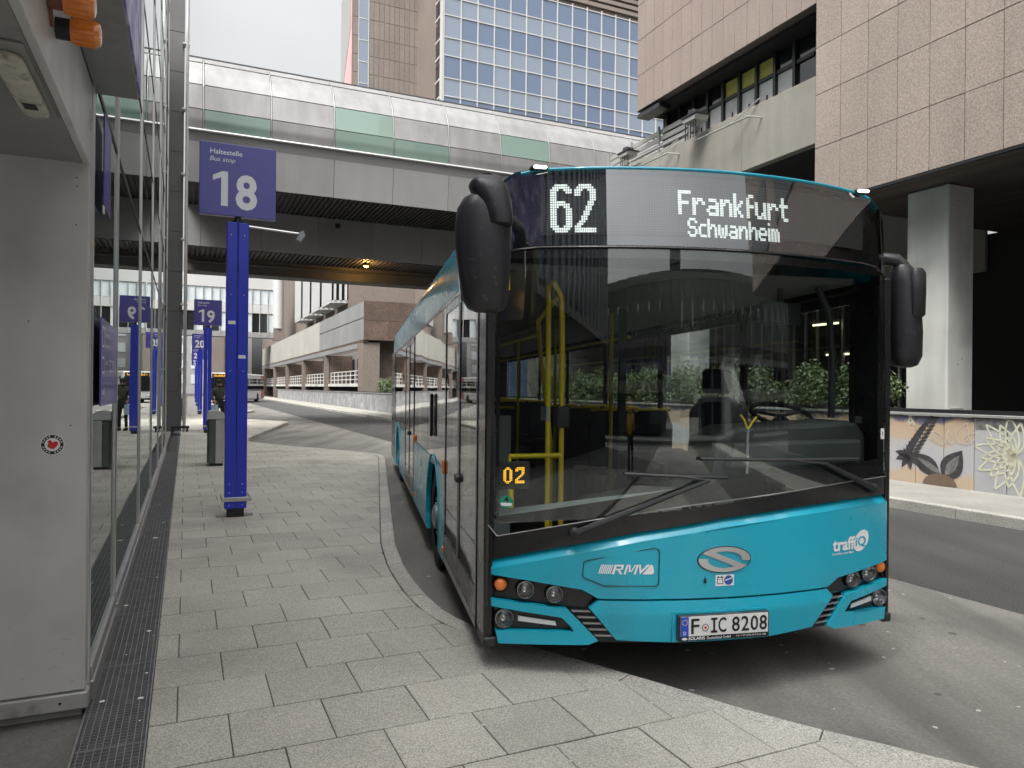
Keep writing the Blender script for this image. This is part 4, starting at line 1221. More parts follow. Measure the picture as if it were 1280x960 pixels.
# ================================================================== FAR ARCADE BUILDING
ab = thing('arcade_building', 'far arcaded building with granite corner block and white parapet', 'building', 12.3, 55, 0)
F = 12.3
for k in range(4):
    for j in range(2): MB().box(F + 0.02 + k * 1.9, F + 1.91 + k * 1.9, 55.0, 55.12, 5.32 + j * 1.5, 6.80 + j * 1.5).build('granite_slab', 'stone_brown_dark', ab)
MB().box(F + 0.1, F + 9, 55.13, 62, 5.3, 8.25).build('corner_block', 'stone_back', ab)
MB().box(F + 0.1, F + 9, 56.2, 56.5, 0, 5.29).build('lower_wall', 'stone_brown_dark', ab)
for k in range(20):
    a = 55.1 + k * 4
    MB().box(F, F + 0.3, a, a + 3.97, 5.35, 8.25).build('parapet_panel', 'far_grey' if k < 5 else 'concrete_white', ab)  # nearest panels greyer: the shading and reflection on them put into the colour
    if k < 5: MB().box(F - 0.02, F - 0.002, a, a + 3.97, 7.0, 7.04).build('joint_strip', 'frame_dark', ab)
MB().box(F - 0.01, F + 0.4, 55.1, 135, 5.15, 5.34).build('shadow_band', 'stone_brown_dark', ab)
MB().box(F - 0.03, F + 0.4, 57, 135, 4.75, 5.14).build('lintel', 'far_grey', ab)
MB().box(F, F + 1.3, 55.2, 56.9, 0.1, 5.14).build('pier', 'stone_brown', ab)
for k, s in enumerate((71.5, 86.5, 101.5, 116.5, 131)):
    MB().box(F - 0.02, F + 0.35, s, s + 0.6, 0.1, 4.74).build('pier', 'stone_brown', ab)
    MB().box(F + 0.4, F + 2.6, s, s + 3.5, 0.1, 4.74).build('pier_return', 'stone_brown_dark', ab)
MB().box(F + 2.7, F + 3, 57, 135, 0.1, 5.1).build('back_wall', 'far_grey', ab)
for k in range(24):
    s = 58 + k * 3.2
    MB().box(F + 2.55, F + 2.69, s, s + 1.4, 2.2, 4.4).build('window', 'dark_glass', ab)
MB().box(F + 0.3, F + 2.5, 57, 135, 1.75, 2.0).build('deck', 'concrete_pale', ab)
MB().box(F + 1.0, F + 1.1, 57, 135, 0.1, 1.74).build('deck_shadow_wall', 'dark_wall', ab)
for k in range(5):
    a = 58 + k * 15
    for z in (2.3, 2.65, 3.0): MB().box(F + 0.36, F + 0.42, a, a + 12.6, z, z + 0.07).build('rail', 'rail_white', ab)
    for j in range(8): MB().box(F + 0.36, F + 0.42, a + j * 1.8, a + j * 1.8 + 0.07, 2.0, 3.0).build('rail_post', 'rail_white', ab)

# ================================================================== BROWN TOWER AND GLASS TOWER
bt = thing('granite_tower', 'tall brown granite tower with a strip of windows and a pink banner', 'building', 20, 80, 0)
MB().box(16.2, 45, 79.06, 84.6, 0, 70).build('body', 'stone_back', bt)
tm = {}
for i in range(13):
    for j in range(10):
        t = 16.2 + i * 0.575
        if i in (1, 2): continue
        key = 'a'
        if key not in tm: tm[key] = boxmesh('granite_slab', 0.535, 0.06, 1.95, 'stone_brown')
        piece('granite_slab', tm[key], bt, (t, 79.0, 30 + j * 2.0))
MB().box(16.2, 45, 79.01, 79.055, 0, 29.9).build('granite_skin', 'stone_brown', bt)
MB().box(16.2, 23.4, 79.01, 79.055, 50, 70).build('granite_skin', 'stone_brown', bt)
for j in range(8):
    o = MB().box(16.8, 17.9, 78.98, 79.05, 30.2 + j * 2.35, 32.45 + j * 2.35).build('window', 'tower_glass_pale', bt)
    mb = MB(); z0, z1 = 30.12 + j * 2.35, 32.47 + j * 2.35
    mb.box(16.76, 16.84, 78.94, 78.978, z0, z1); mb.box(17.86, 17.94, 78.94, 78.978, z0, z1); mb.box(16.84, 17.86, 78.94, 78.978, z0, z0 + 0.09)
    mb.build('window_frame', 'white_metal', o)
MB().box(16.12, 16.19, 79.1, 84.5, 0, 70).build('side_skin', 'stone_brown', bt)
MB().box(16.12, 40, 84.61, 178, 0, 21).build('low_wing', 'stone_brown', bt)
MB().box(16.02, 16.11, 79.15, 84.55, 28, 46).build('banner', 'pink_banner', bt)
MB().prism([(79.15, 41), (84.55, 34), (84.55, 46), (79.15, 46)], 'x', 15.98, 16.0195).build('banner_pale_half', 'far_pale', bt)
# white bay windows low on the street side
for k in range(4):
    a = 79.8 + k * 7.7
    o = MB().prism([(16.1, a), (16.1, a + 6.2), (14.4, a + 5.6), (14.4, a + 0.6)], 'z', 11.2, 17.5).build('bay_window', 'dark_glass', bt)
    mb = MB()
    mb.prism([(16.1, a - 0.05), (16.1, a + 6.25), (14.3, a + 5.65), (14.3, a + 0.55)], 'z', 10.9, 11.19)
    mb.build('bay_floor', 'white_metal', o)
    for j in range(9):
        s = a + 0.6 + j * 5.0 / 8
        MB().box(14.28, 14.395, s - 0.2, s + 0.2, 11.2, 17.5).build('bay_fin', 'white_metal', o)
    for j in range(3):
        MB().box(14.6 + j * 0.55, 14.85 + j * 0.55, a + 0.2 - j * 0.2, a + 0.32 - j * 0.2, 11.2, 17.5).build('bay_fin', 'white_metal', o)
gt = thing('glass_tower', 'tall office tower of blue glass panes in white frames', 'building', 36, 75, 0)
MB().box(23.45, 56, 70.2, 100, 0, 70).build('body', 'stone_brown', bt if False else gt)
COLW = [1.8, 2.0, 1.62, 1.46]
t = 23.52; cols_ = []
while t < 52: cols_.append((t, t + 1.85)); t += 1.85
zz = [20.0]; k = 0
while zz[-1] < 60: zz.append(zz[-1] + (2.28 if k % 2 else 1.84)); k += 1
sh = 31.376 - zz[min(range(len(zz)), key=lambda i: abs(zz[i] - 31.376))]
zz = [z + sh for z in zz]
rt = random.Random(9)
TOP = 44.0
pane_cache = {}
for i, (a, b) in enumerate(cols_):
    for j, (z0, z1) in enumerate(zip(zz, zz[1:])):
        if z0 < 26 or z1 > TOP + 1.5: continue
        top_lim = z1
        mt = 'tower_glass' if (j % 2 == 1) ^ (rt.random() < 0.16) else 'tower_glass_pale'
        key = (round(z1 - z0, 2), mt)
        if key not in pane_cache: pane_cache[key] = boxmesh('pane', 1.85 - 0.1, 0.04, z1 - z0 - 0.11, mt)
        piece('pane', pane_cache[key], gt, (a + 0.05, 70.08, z0 + 0.055), (rt.uniform(-.006, .006), 0, rt.uniform(-.006, .006)))
for i, (a, b) in enumerate(cols_): MB().box(a - 0.05, a + 0.05, 69.98, 70.19, 18, TOP).build('frame_upright', 'white_metal', gt)
for z in zz:
    if 25 < z < TOP + 1.5: MB().box(23.4, 52, 70.0, 70.185, z - 0.05, z + 0.05).build('frame_bar', 'white_metal', gt)
MB().box(23.4, 55, 70.05, 70.19, 0, 25.5).build('lower_glass', 'tower_glass', gt)
MB().box(23.3, 23.44, 70.0, 70.6, 0, 70).build('corner_upright', 'white_metal', gt)
for z in zz:
    MB().box(23.32, 23.44, 70.62, 72.0, z + 0.1, z + 1.7).build('side_pane', 'dark_glass', gt)
    MB().box(23.28, 23.44, 70.61, 72.1, z - 0.1, z + 0.095).build('side_frame', 'white_metal', gt)
for k in range(12): MB().box(23.3, 56, 69.9, 70.15, TOP + 0.3 + k * 0.7, TOP + 0.72 + k * 0.7).build('louvre', 'stone_brown', gt)

# ================================================================== FAR LINK BRIDGE AND BLOCKS
lb = thing('link_bridge', 'distant two storey glazed bridge with white bands', 'bridge', 5, 120, 0)
MB().box(-6, 13.0, 121, 126, 9.6, 18.5).build('body', 'far_pale', lb)
for z0, z1, mt in ((9.4, 10.2, 'far_grey'), (13.2, 14.6, 'white_metal'), (17.0, 19, 'white_metal')): MB().box(-6, 12.6, 120.7, 120.98, z0, z1).build('band', mt, lb)
for k in range(16):
    a = -6 + k * 1.18
    MB().box(a + 0.05, a + 1.13, 120.85, 120.98, 10.25, 13.15).build('pane', 'dark_glass' if k % 3 else 'far_pale_glass', lb)
    MB().box(a + 0.05, a + 1.13, 120.85, 120.98, 14.65, 16.95).build('pane', 'far_pale_glass', lb)
    MB().box(a - 0.04, a + 0.04, 120.6, 120.84, 9.8, 17.2).build('mullion', 'white_metal', lb)
MB().lathe([(0.8, 0), (0.8, 8.2)], (13.3, 120.5, 10.9), (0, 0, 1), 20).build('stair_drum', 'white_metal', lb, smooth=0.6)
MB().box(12.6, 14.3, 119.9, 121, 9, 11).build('drum_base', 'stone_brown', lb)
fb = thing('pale_block', 'pale distant building closing the street beyond the link bridge', 'building', 2, 180, 0)
MB().box(-20, 14, 180, 200, 0, 16).build('body', 'far_pale', fb)
for k in range(10):
    for j in range(4): MB().box(-12 + k * 2.6, -10.4 + k * 2.6, 179.9, 179.99, 2.2 + j * 3.4, 4.2 + j * 3.4).build('window', 'far_pale_glass', fb)
MB().box(4.5, 7.5, 170, 178, 0, 22).build('brown_wing', 'stone_brown', fb)

# ================================================================== BEHIND THE CAMERA (mirrored in the bus)
gb = thing('glass_skybridge', 'green glass skybridge with diagonal bracing, seen mirrored in the windscreen', 'bridge', 8, -36, 0)
NB = 26
for k in range(NB):
    t = -18 + k * 2.2
    b0 = 3.0 * math.sin(k / NB * math.pi)
    b1 = 3.0 * math.sin((k + 1) / NB * math.pi)
    MB().add([(t + .05, -36 + b0, 6.1), (t + 2.15, -36 + b1, 6.1), (t + 2.15, -36 + b1, 9.0), (t + .05, -36 + b0, 9.0)], [(0, 1, 2, 3)]).build('pane', 'green_glass', gb, recalc=False)
    MB().tube([(t, -35.9 + b0, 6.1), (t + 2.2, -35.9 + b1, 9.0)], 0.09, 5).build('brace', 'clad_grey', gb)
    MB().tube([(t, -35.9 + b0, 9.0), (t + 2.2, -35.9 + b1, 6.1)], 0.09, 5).build('brace', 'clad_grey', gb)
    MB().box(t, t + 2.2, -41, -35.8 + max(b0, b1), 5.4, 6.08).build('floor_edge', 'clad_shadowgrey', gb)
    MB().box(t, t + 2.2, -41, -35.8 + max(b0, b1), 9.02, 9.5).build('roof_edge', 'clad_grey', gb)
ow = thing('office_block', 'office block behind the camera with closely spaced fins', 'building', -9, -40, 0)
MB().box(-40, -9, -27, -7, 0, 44).build('body', 'dark_wall', ow)
for k in range(17): MB().box(-9, -8.7, -27 + k * 1.25, -26.86 + k * 1.25, 5, 44).build('fin', 'white_metal', ow)
for j in range(11): MB().box(-9, -8.85, -27, -7, 5 + j * 3.6, 5.3 + j * 3.6).build('band', 'clad_grey', ow)
for k in range(16):
    MB().box(-8.99, -8.9, -26.84 + k * 1.25, -25.78 + k * 1.25, 5.5, 44).build('glazing', 'tower_glass', ow)
ob_ = thing('slab_block', 'grey slab block with balconies down the street behind the camera', 'building', 4, -190, 0)
MB().box(-2, 9, -200, -190, 0, 46).build('body', 'far_grey', ob_)
for j in range(14): MB().box(-2.2, 9.2, -189.9, -189, 2 + j * 3.1, 3.2 + j * 3.1).build('balcony', 'far_pale', ob_)
MB().box(-60, -6, -240, -210, 0, 26).build('side_block', 'far_grey', ob_)
pd = thing('parking_deck', 'dark concrete parking deck with a ramp, behind the camera across the street', 'building', 20, -55, 0)
for j in range(3):
    MB().box(9.5, 60, -62, -50, 2.6 + j * 3.0, 3.6 + j * 3.0).build('deck', 'far_grey', pd)
    for k in range(12): MB().box(9.7 + k * 4, 10.2 + k * 4, -50.6, -50.2, 0.1 if j == 0 else 0.6 + j * 3.0, 2.59 + j * 3.0).build('pier', 'clad_shadowgrey', pd)
MB().box(12, 60, -62, -52, 0.1, 9).build('core', 'dark_wall', pd)
MB().prism([(-49.8, 0.1), (-34, 0.1), (-34, 0.6), (-49.8, 5.6)], 'x', 16.5, 20.5).build('ramp', 'clad_shadowgrey', pd)
tn = thing('terminal_annex', 'low dark annex behind the camera with a row of doors', 'building', -20, -60, 0)
MB().box(-60, -1.0, -80, -48, 0, 9.5).build('body', 'dark_wall', tn)
for k in range(14): MB().box(-1 - 4 * k - 3.4, -1 - 4 * k, -47.95, -47.9, 0.2, 3.0).build('door', 'dark_glass', tn)
for k in range(14): MB().box(-1 - 4 * k - 3.4, -1 - 4 * k, -47.95, -47.9, 4.6, 8.4).build('window', 'tower_glass', tn)
MB().box(-60, -0.8, -80, -47.5, 3.3, 4.2).build('band', 'clad_shadowgrey', tn)
# ================================================================== THE CITY BUS
bus = bpy.data.objects.new('city_bus', None); sc.collection.objects.link(bus)
bus.location = BUS_O; bus.rotation_euler = (0, 0, YB)
tag(bus, 'turquoise and black city bus on line 62 standing at the kerb', 'bus')
HW = 1.275
def ysurf(x, z):
    ax = abs(x)
    y = -0.25 + 0.25 * (ax / 1.17) ** 2 + max(0.0, min(z, 2.44) - 0.9) * 0.018 + max(0.0, z - 2.44) * 0.09
    if ax > 1.21:
        q = min(1.0, (ax - 1.21) / 0.065)
        y += 0.07 * (1 - math.sqrt(max(0.0, 1 - q * q)))
    return y
def fpanel(poly, off=0.0, th=0.03, extra=None, sx=0.06, sz=0.12):
    """a sheet cut to poly (x, z) and bent onto the front of the bus; off > 0 lies behind the skin"""
    bm = bmesh.new()
    vs = [bm.verts.new((x, 0, z)) for x, z in poly]
    bm.faces.new(vs)
    bmesh.ops.triangulate(bm, faces=bm.faces[:])
    xs = [p[0] for p in poly]; zs = [p[1] for p in poly]
    x = math.floor(min(xs) / sx) * sx
    while x < max(xs):
        bmesh.ops.bisect_plane(bm, geom=bm.verts[:] + bm.edges[:] + bm.faces[:], plane_co=(x, 0, 0), plane_no=(1, 0, 0), dist=1e-5); x += sx
    for x in (-1.265, -1.25, -1.235, 1.235, 1.25, 1.265):
        if min(xs) < x < max(xs): bmesh.ops.bisect_plane(bm, geom=bm.verts[:] + bm.edges[:] + bm.faces[:], plane_co=(x, 0, 0), plane_no=(1, 0, 0), dist=1e-5)
    z = math.floor(min(zs) / sz) * sz
    while z < max(zs):
        bmesh.ops.bisect_plane(bm, geom=bm.verts[:] + bm.edges[:] + bm.faces[:], plane_co=(0, 0, z), plane_no=(0, 0, 1), dist=1e-5); z += sz
    if extra and hasattr(extra, 'cuts'):
        for zc in extra.cuts: bmesh.ops.bisect_plane(bm, geom=bm.verts[:] + bm.edges[:] + bm.faces[:], plane_co=(0, 0, zc), plane_no=(0, 0, 1), dist=1e-5)
    for v in bm.verts:
        v.co.y = ysurf(v.co.x, v.co.z) + off + (extra(v.co.x, v.co.z) if extra else 0.0)
    if th:
        r = bmesh.ops.extrude_face_region(bm, geom=bm.faces[:])
        for e in r['geom']:
            if isinstance(e, bmesh.types.BMVert): e.co.y += th
    bmesh.ops.recalc_face_normals(bm, faces=bm.faces)
    bm.verts.ensure_lookup_table(); bm.verts.index_update()
    mb = MB(); mb.v = [tuple(v.co) for v in bm.verts]; mb.f = [tuple(v.index for v in f.verts) for f in bm.faces]
    bm.free()
    return mb
def fprint(vs2, fs, off=-0.003):
    mb = MB(); mb.add([(x, ysurf(x, z) + off, z) for x, z in vs2], fs); return mb
def mirror(p): return [(-x, z) for x, z in p][::-1]

# ---- front skin
def wtop(x):   # underside of the destination glass
    return 2.437 + 0.0 * x
WB = [(-1.21, 0.868), (-0.715, 0.972), (-0.21, 1.05), (0.30, 1.10), (0.81, 1.143), (1.22, 1.156)]   # lower edge of the windscreen
TT = [(-1.238, 0.735), (-0.90, 0.815), (-0.473, 0.905), (0.0, 0.975), (0.45, 1.018), (0.85, 1.038), (1.245, 1.043)]   # upper edge of the turquoise hood
def lin(pts, x):
    if x <= pts[0][0]: return pts[0][1]
    for (a, b), (c, d) in zip(pts, pts[1:]):
        if x <= c: return b + (d - b) * (x - a) / (c - a)
    return pts[-1][1]
# dark carrier behind the lower front
fpanel([(-1.262, 0.30), (1.262, 0.30), (1.262, 1.0), (0.0, 0.93), (-1.262, 0.72)], 0.07, 0.05).build('front_carrier', 'bus_plastic', bus)
# black cowl between windscreen and hood
cow = [(x, z + 0.004) for x, z in TT] + [(1.262, 1.047), (1.262, 1.150)] + [(x, z - 0.004) for x, z in WB[::-1]] + [(-1.262, 0.92), (-1.262, 0.735)]
fpanel(cow, 0.004, 0.03).build('wiper_cowl', 'bus_black', bus, smooth=0.5)
mb = MB(); mb.tube([(x, ysurf(x, z) - 0.004, z) for x, z in [(-1.255, 0.925)] + WB], 0.0035, 5)
mb.build('screen_seal', 'galv', bus)
# hood with a lighter chamfer along its top edge
def hood_y(x, z):
    zt = lin(TT, x)
    return max(0.0, z - (zt - 0.045)) * 0.9 - 0.006
TTM = [(x, z - 0.045) for x, z in TT]
fpanel(TT + TTM[::-1], 0, 0.02, hood_y, 0.05, 9.0).build('hood_edge', 'teal', bus, smooth=0.35)
HOOD = [(x, z - 0.0451) for x, z in TT] + [(1.245, 0.64), (0.775, 0.597), (0.69, 0.552), (-0.69, 0.552), (-0.775, 0.599), (-1.05, 0.637), (-1.238, 0.657)]
fpanel(HOOD, -0.006, 0.03, None, 0.05, 0.1).build('hood', 'teal', bus, smooth=0.35)
def bump_y(x, z):
    return (0.10 * (z - 0.47) if z > 0.47 else 0.14 * (0.47 - z)) - 0.012 if z > 0.47 else 0.10 * (0.47 - z) - 0.012
BUMP = [(-0.69, 0.541), (-0.735, 0.5), (-0.592, 0.33), (-0.3, 0.316), (0.3, 0.316), (0.58, 0.336), (0.728, 0.5), (0.683, 0.541)]
fpanel(BUMP, 0, 0.03, bump_y, 0.05, 0.02).build('bumper_centre', 'teal', bus, smooth=0.2)
CPL = [(-1.238, 0.525), (-0.848, 0.492), (-0.69, 0.329), (-0.739, 0.306), (-1.20, 0.288), (-1.215, 0.357), (-0.818, 0.373), (-0.824, 0.392), (-0.88, 0.447), (-1.236, 0.486)]
for p in (CPL, mirror(CPL)): fpanel(p, -0.012, 0.05, None, 0.06, 0.03).build('bumper_wing', 'teal', bus, smooth=0.35)
# lamp housings
for sg in (-1, 1):
    q = [(-1.236, 0.652), (-1.05, 0.632), (-0.775, 0.594), (-0.71, 0.548), (-0.745, 0.495), (-0.84, 0.496), (-1.236, 0.53)]
    fpanel(q if sg < 0 else mirror(q), 0.035, 0.02).build('lamp_housing', 'bus_black', bus)
    q = [(-1.215, 0.482), (-0.884, 0.444), (-0.83, 0.39), (-0.822, 0.377), (-1.212, 0.36)]
    fpanel(q if sg < 0 else mirror(q), 0.03, 0.02).build('fog_housing', 'bus_black', bus)
    def lamp(name, x, z, r, lensmat, depth=0.05, amber=False):
        y = ysurf(x, z)
        o = MB().lathe([(r * 1.16, 0.0), (r * 1.16, depth + 0.01), (r, depth + 0.01)], (x, y + 0.012, z), (0, 1, 0), 24, cap=(False, True)).build(name, 'bus_black', bus, smooth=0.5)
        if amber:
            MB().lathe([(r * 0.3, 0), (r * 0.8, 0.004), (r * 1.02, 0.014), (r * 1.02, 0.03)], (x, y + 0.000, z), (0, 1, 0), 24).build('lens', 'orange_marker', o, smooth=0.7)
        else:
            MB().lathe([(r * 1.0, 0.0), (r * 0.94, 0.014), (r * 0.78, 0.030), (r * 0.5, 0.043), (r * 0.3, 0.048)], (x, y + 0.006, z), (0, 1, 0), 24, cap=(False, True)).build('reflector', 'chrome', o, smooth=0.7)
            MB().lathe([(r * 0.12, 0), (r * 0.3, 0.004), (r * 0.42, 0.014), (r * 0.42, 0.03)], (x, y + 0.018, z - r * 0.05), (0, 1, 0), 16).build('projector', 'chrome', o, smooth=0.7)
            MB().lathe([(r * 0.2, 0), (r * 0.7, 0.004), (r * 0.98, 0.012)], (x, y - 0.004, z), (0, 1, 0), 24).build('lens', 'lens_glass', o, smooth=0.7)
            MB().lathe([(r * 1.0, 0.0), (r * 1.08, 0.001), (r * 1.08, 0.012), (r * 1.0, 0.012)], (x, y + 0.0, z), (0, 1, 0), 24, cap=(False, False)).build('bezel', 'galv', o, smooth=0.7)
        return o
    lamp('indicator', sg * 1.186, 0.60, 0.034, None, amber=True)
    lamp('headlight', sg * 1.06, 0.582, 0.044, None)
    lamp('headlight', sg * 0.912, 0.565, 0.042, None)
    lamp('fog_light', sg * 1.168, 0.420, 0.047, None)
    q = [(-1.095, 0.437), (-0.905, 0.418), (-0.90, 0.395), (-1.095, 0.41)]
    fpanel(q if sg < 0 else mirror(q), 0.012, 0.012).build('daytime_light', 'drl', bus)
    for k in range(5):
        u0 = k / 5 + 0.05; u1 = k / 5 + 0.13
        xa, za = -0.845 + 0.15 * u0, 0.492 - 0.16 * u0; xb = -0.735 + 0.143 * u0
        q = [(xa + 0.010, za), (xb - 0.004, za), (xb + 0.009 - 0.004, za - 0.010), (xa + 0.019, za - 0.010)]
        fpanel(q if sg < 0 else mirror(q), 0.008, 0.012).build('grille_slat', 'grille_chrome', bus)
    # dark lower corner and pillar
    q = [(-1.274, 0.31), (-1.243, 0.31), (-1.243, 0.93), (-1.225, 0.95), (-1.222, 2.40), (-1.274, 2.40)]
    fpanel(q if sg < 0 else mirror(q), 0.0, 0.03, None, 0.02).build('front_pillar', 'bus_black', bus, smooth=0.6)
    MB().prism([(sg * 1.278, 0.255), (sg * 1.278, 0.31), (sg * 1.20, 0.31), (sg * 1.215, 0.255)], 'y', 0.03, 0.25).build('corner_skirt', 'bus_plastic', bus, bevel=0.008)
fpanel([(-1.20, 0.275), (1.20, 0.275), (1.20, 0.30), (-1.20, 0.30)], 0.13, 0.26).build('lower_lip', 'bus_plastic', bus)
# flap outline on the hood
FL = [(-0.768, 0.745), (-0.755, 0.755), (-0.395, 0.826), (-0.377, 0.82), (-0.371, 0.806), (-0.374, 0.637), (-0.381, 0.626), (-0.395, 0.622), (-0.655, 0.622), (-0.672, 0.626), (-0.765, 0.664), (-0.773, 0.676)]
mb = MB(); mb.tube([(x, ysurf(x, z) - 0.0085, z) for x, z in FL + FL[:1]], 0.0028, 5); mb.build('service_flap_gap', 'bus_black', bus)
# ---- glass: windscreen and destination glass
WS = [(-1.218, 0.965)] + [(x, z + 0.004) for x, z in WB[1:-1]] + [(1.22, 1.165), (1.222, 2.38), (1.13, 2.425), (1.0, 2.433), (-1.0, 2.433), (-1.13, 2.42), (-1.22, 2.37)]
WS[0] = (-1.215, 0.935)
fpanel(WS, 0.004, 0.0, None, 0.05, 0.1).build('windscreen', 'screen_glass', bus, smooth=0.8)
CLEAR_B = [(-1.20, 0.975), (-0.70, 1.065), (-0.21, 1.150), (0.45, 1.225), (1.12, 1.262)]
fr1 = [(-1.214, 0.94)] + [(x, z + 0.008) for x, z in WB[1:-1]] + [(1.218, 1.168), (1.218, 1.268)] + CLEAR_B[::-1]
fr1.append((-1.214, 0.975))
fpanel(fr1, 0.010, 0.004).build('screen_border', 'bus_black', bus)
for q in ([(-1.218, 0.976), (-1.200, 0.976), (-1.196, 2.36), (-1.218, 2.36)], [(1.15, 1.27), (1.218, 1.27), (1.218, 2.36), (1.165, 2.33)],
          [(-1.218, 2.362), (-1.17, 2.385), (1.17, 2.385), (1.218, 2.362), (1.22, 2.38), (1.13, 2.425), (-1.13, 2.425), (-1.218, 2.38)]):
    fpanel(q, 0.010, 0.004).build('screen_border', 'bus_black', bus)
DG = [(-1.222, 2.40), (-1.13, 2.440), (-1.0, 2.452), (1.0, 2.452), (1.13, 2.445), (1.222, 2.40), (1.255, 2.66), (1.222, 2.785), (1.115, 2.858), (0.9, 2.872), (-0.9, 2.872), (-1.115, 2.858), (-1.222, 2.785), (-1.255, 2.66)]
fpanel(DG, 0.002, 0.0, None, 0.05, 0.1).build('destination_glass', 'dest_glass', bus, smooth=0.8)
fpanel([(x * 0.995, z + (0.004 if z < 2.5 else -0.004)) for x, z in DG], 0.05, 0.02).build('destination_box', 'bus_black', bus)
mb = MB(); mb.tube([(x, ysurf(x, z) - 0.001, z) for x, z in [(-1.222, 2.392), (-1.13, 2.432), (-1.0, 2.443)] + [(-1 + k * 0.1, 2.443) for k in range(1, 20)] + [(1.0, 2.443), (1.13, 2.436), (1.222, 2.392)]], 0.005, 5)
mb.build('glass_joint', 'bus_black', bus)
# ---- LED destination display
FONT = {
 'F': ["#####", "#....", "#....", "####.", "#....", "#....", "#...."],
 'r': [".....", ".....", "#.##.", "##..#", "#....", "#....", "#...."],
 'a': [".....", ".....", ".###.", "....#", ".####", "#...#", ".####"],
 'n': [".....", ".....", "#.##.", "##..#", "#...#", "#...#", "#...#"],
 'k': ["#....", "#....", "#..#.", "#.#..", "##...", "#.#..", "#..#."],
 'f': [".##", "#..", "#..", "###", "#..", "#..", "#.."],
 'u': [".....", ".....", "#...#", "#...#", "#...#", "#..##", ".##.#"],
 't': [".#..", ".#..", "####", ".#..", ".#..", ".#..", "..##"],
 'S': [".###.", "#...#", "#....", ".###.", "....#", "#...#", ".###."],
 'c': ["....", "....", ".###", "#...", "#...", "#...", ".###"],
 'h': ["#....", "#....", "#.##.", "##..#", "#...#", "#...#", "#...#"],
 'w': [".....", ".....", "#...#", "#.#.#", "#.#.#", "#.#.#", ".#.#."],
 'e': [".....", ".....", ".###.", "#...#", "#####", "#....", ".###."],
 'i': ["#", ".", "#", "#", "#", "#", "#"],
 'm': [".....", ".....", "##.#.", "#.#.#", "#.#.#", "#.#.#", "#.#.#"],
}
BIG = {
 '6': ["..#####..", ".#######.", "###...###", "##.....##", "##.......", "##.......", "##.......", "##.###...", "########.", "###...##.", "##.....##", "##.....##", "##.....##", "##.....##", "##.....##", "##.....##", "##.....##", "###...###", ".#######.", "..#####.."],
 '2': ["..#####..", ".#######.", "###...###", "##.....##", "##.....##", ".......##", ".......##", "......##.", "......##.", ".....##..", ".....##..", "....##...", "....##...", "...##....", "...##....", "..##.....", ".##......", "##.......", "#########", "#########"],
 '0': ["..##..", ".####.", "##..##", "##..##", "##..##", "##..##", "##..##", "##..##", "##..##", "##..##", ".####.", "..##.."],
}
TWO = [".#####", "######", "##..##", "....##", "....##", "...##.", "..##..", ".##...", "##....", "######", "######"]
def led_word(word, x0, x1, z0, z1, font, gap=1, dbl=2):
    rows = len(font[word[0]])
    cells = []
    cx = 0
    for ch in word:
        g = font[ch]
        for r_, line in enumerate(g):
            for c, q in enumerate(line):
                if q == '#': cells.append((cx + c, r_))
        cx += len(g[0]) + gap
    cx -= gap
    dx, dz = (x1 - x0) / cx, (z1 - z0) / rows
    vs, fs = [], []
    for c, r_ in cells:
        for i in range(dbl + 1):
            for j in range(dbl):
                a = x0 + (c + (i + 0.08) / dbl) * dx; b = x0 + (c + (i + 0.86) / dbl) * dx
                zt = z1 - (r_ + (j + 0.08) / dbl) * dz; zb = z1 - (r_ + (j + 0.86) / dbl) * dz
                n = len(vs); vs += [(a, zb), (b, zb), (b, zt), (a, zt)]; fs.append((n, n + 1, n + 2, n + 3))
    return vs, fs
db = fpanel([(-0.985, 2.515), (1.04, 2.535), (1.08, 2.825), (-0.985, 2.822)], 0.036, 0.006).build('destination_display', 'led_board', bus)
vs, fs = [], []
x = -0.98
while x < 1.04:
    z = 2.54
    while z < 2.815:
        n = len(vs); vs += [(x, z), (x + 0.0085, z), (x + 0.0085, z + 0.0085), (x, z + 0.0085)]; fs.append((n, n + 1, n + 2, n + 3)); z += 0.0137
    x += 0.0137
o = fprint(vs, fs, 0.0345).build('unlit_diodes', 'led_off', db, recalc=False); o['kind'] = 'stuff'
for word, x0, x1, z0, z1, f, g, d in (('62', -0.935, -0.705, 2.528, 2.80, BIG, 2, 1), ('Frankfurt', -0.248, 0.432, 2.638, 2.775, FONT, 1, 2), ('Schwanheim', -0.198, 0.368, 2.515, 2.621, FONT, 1, 2)):
    a, b = led_word(word, x0, x1, z0, z1, f, g, d)
    fprint(a, b, 0.033).build('lit_lettering', 'led_white', db, recalc=False)
# ---- prints on the hood
OFF = -0.0085
mb = MB()
def add_print(mb, vs, fs, off=OFF): mb.add([(x, ysurf(x, z) + off, z) for x, z in vs], fs)
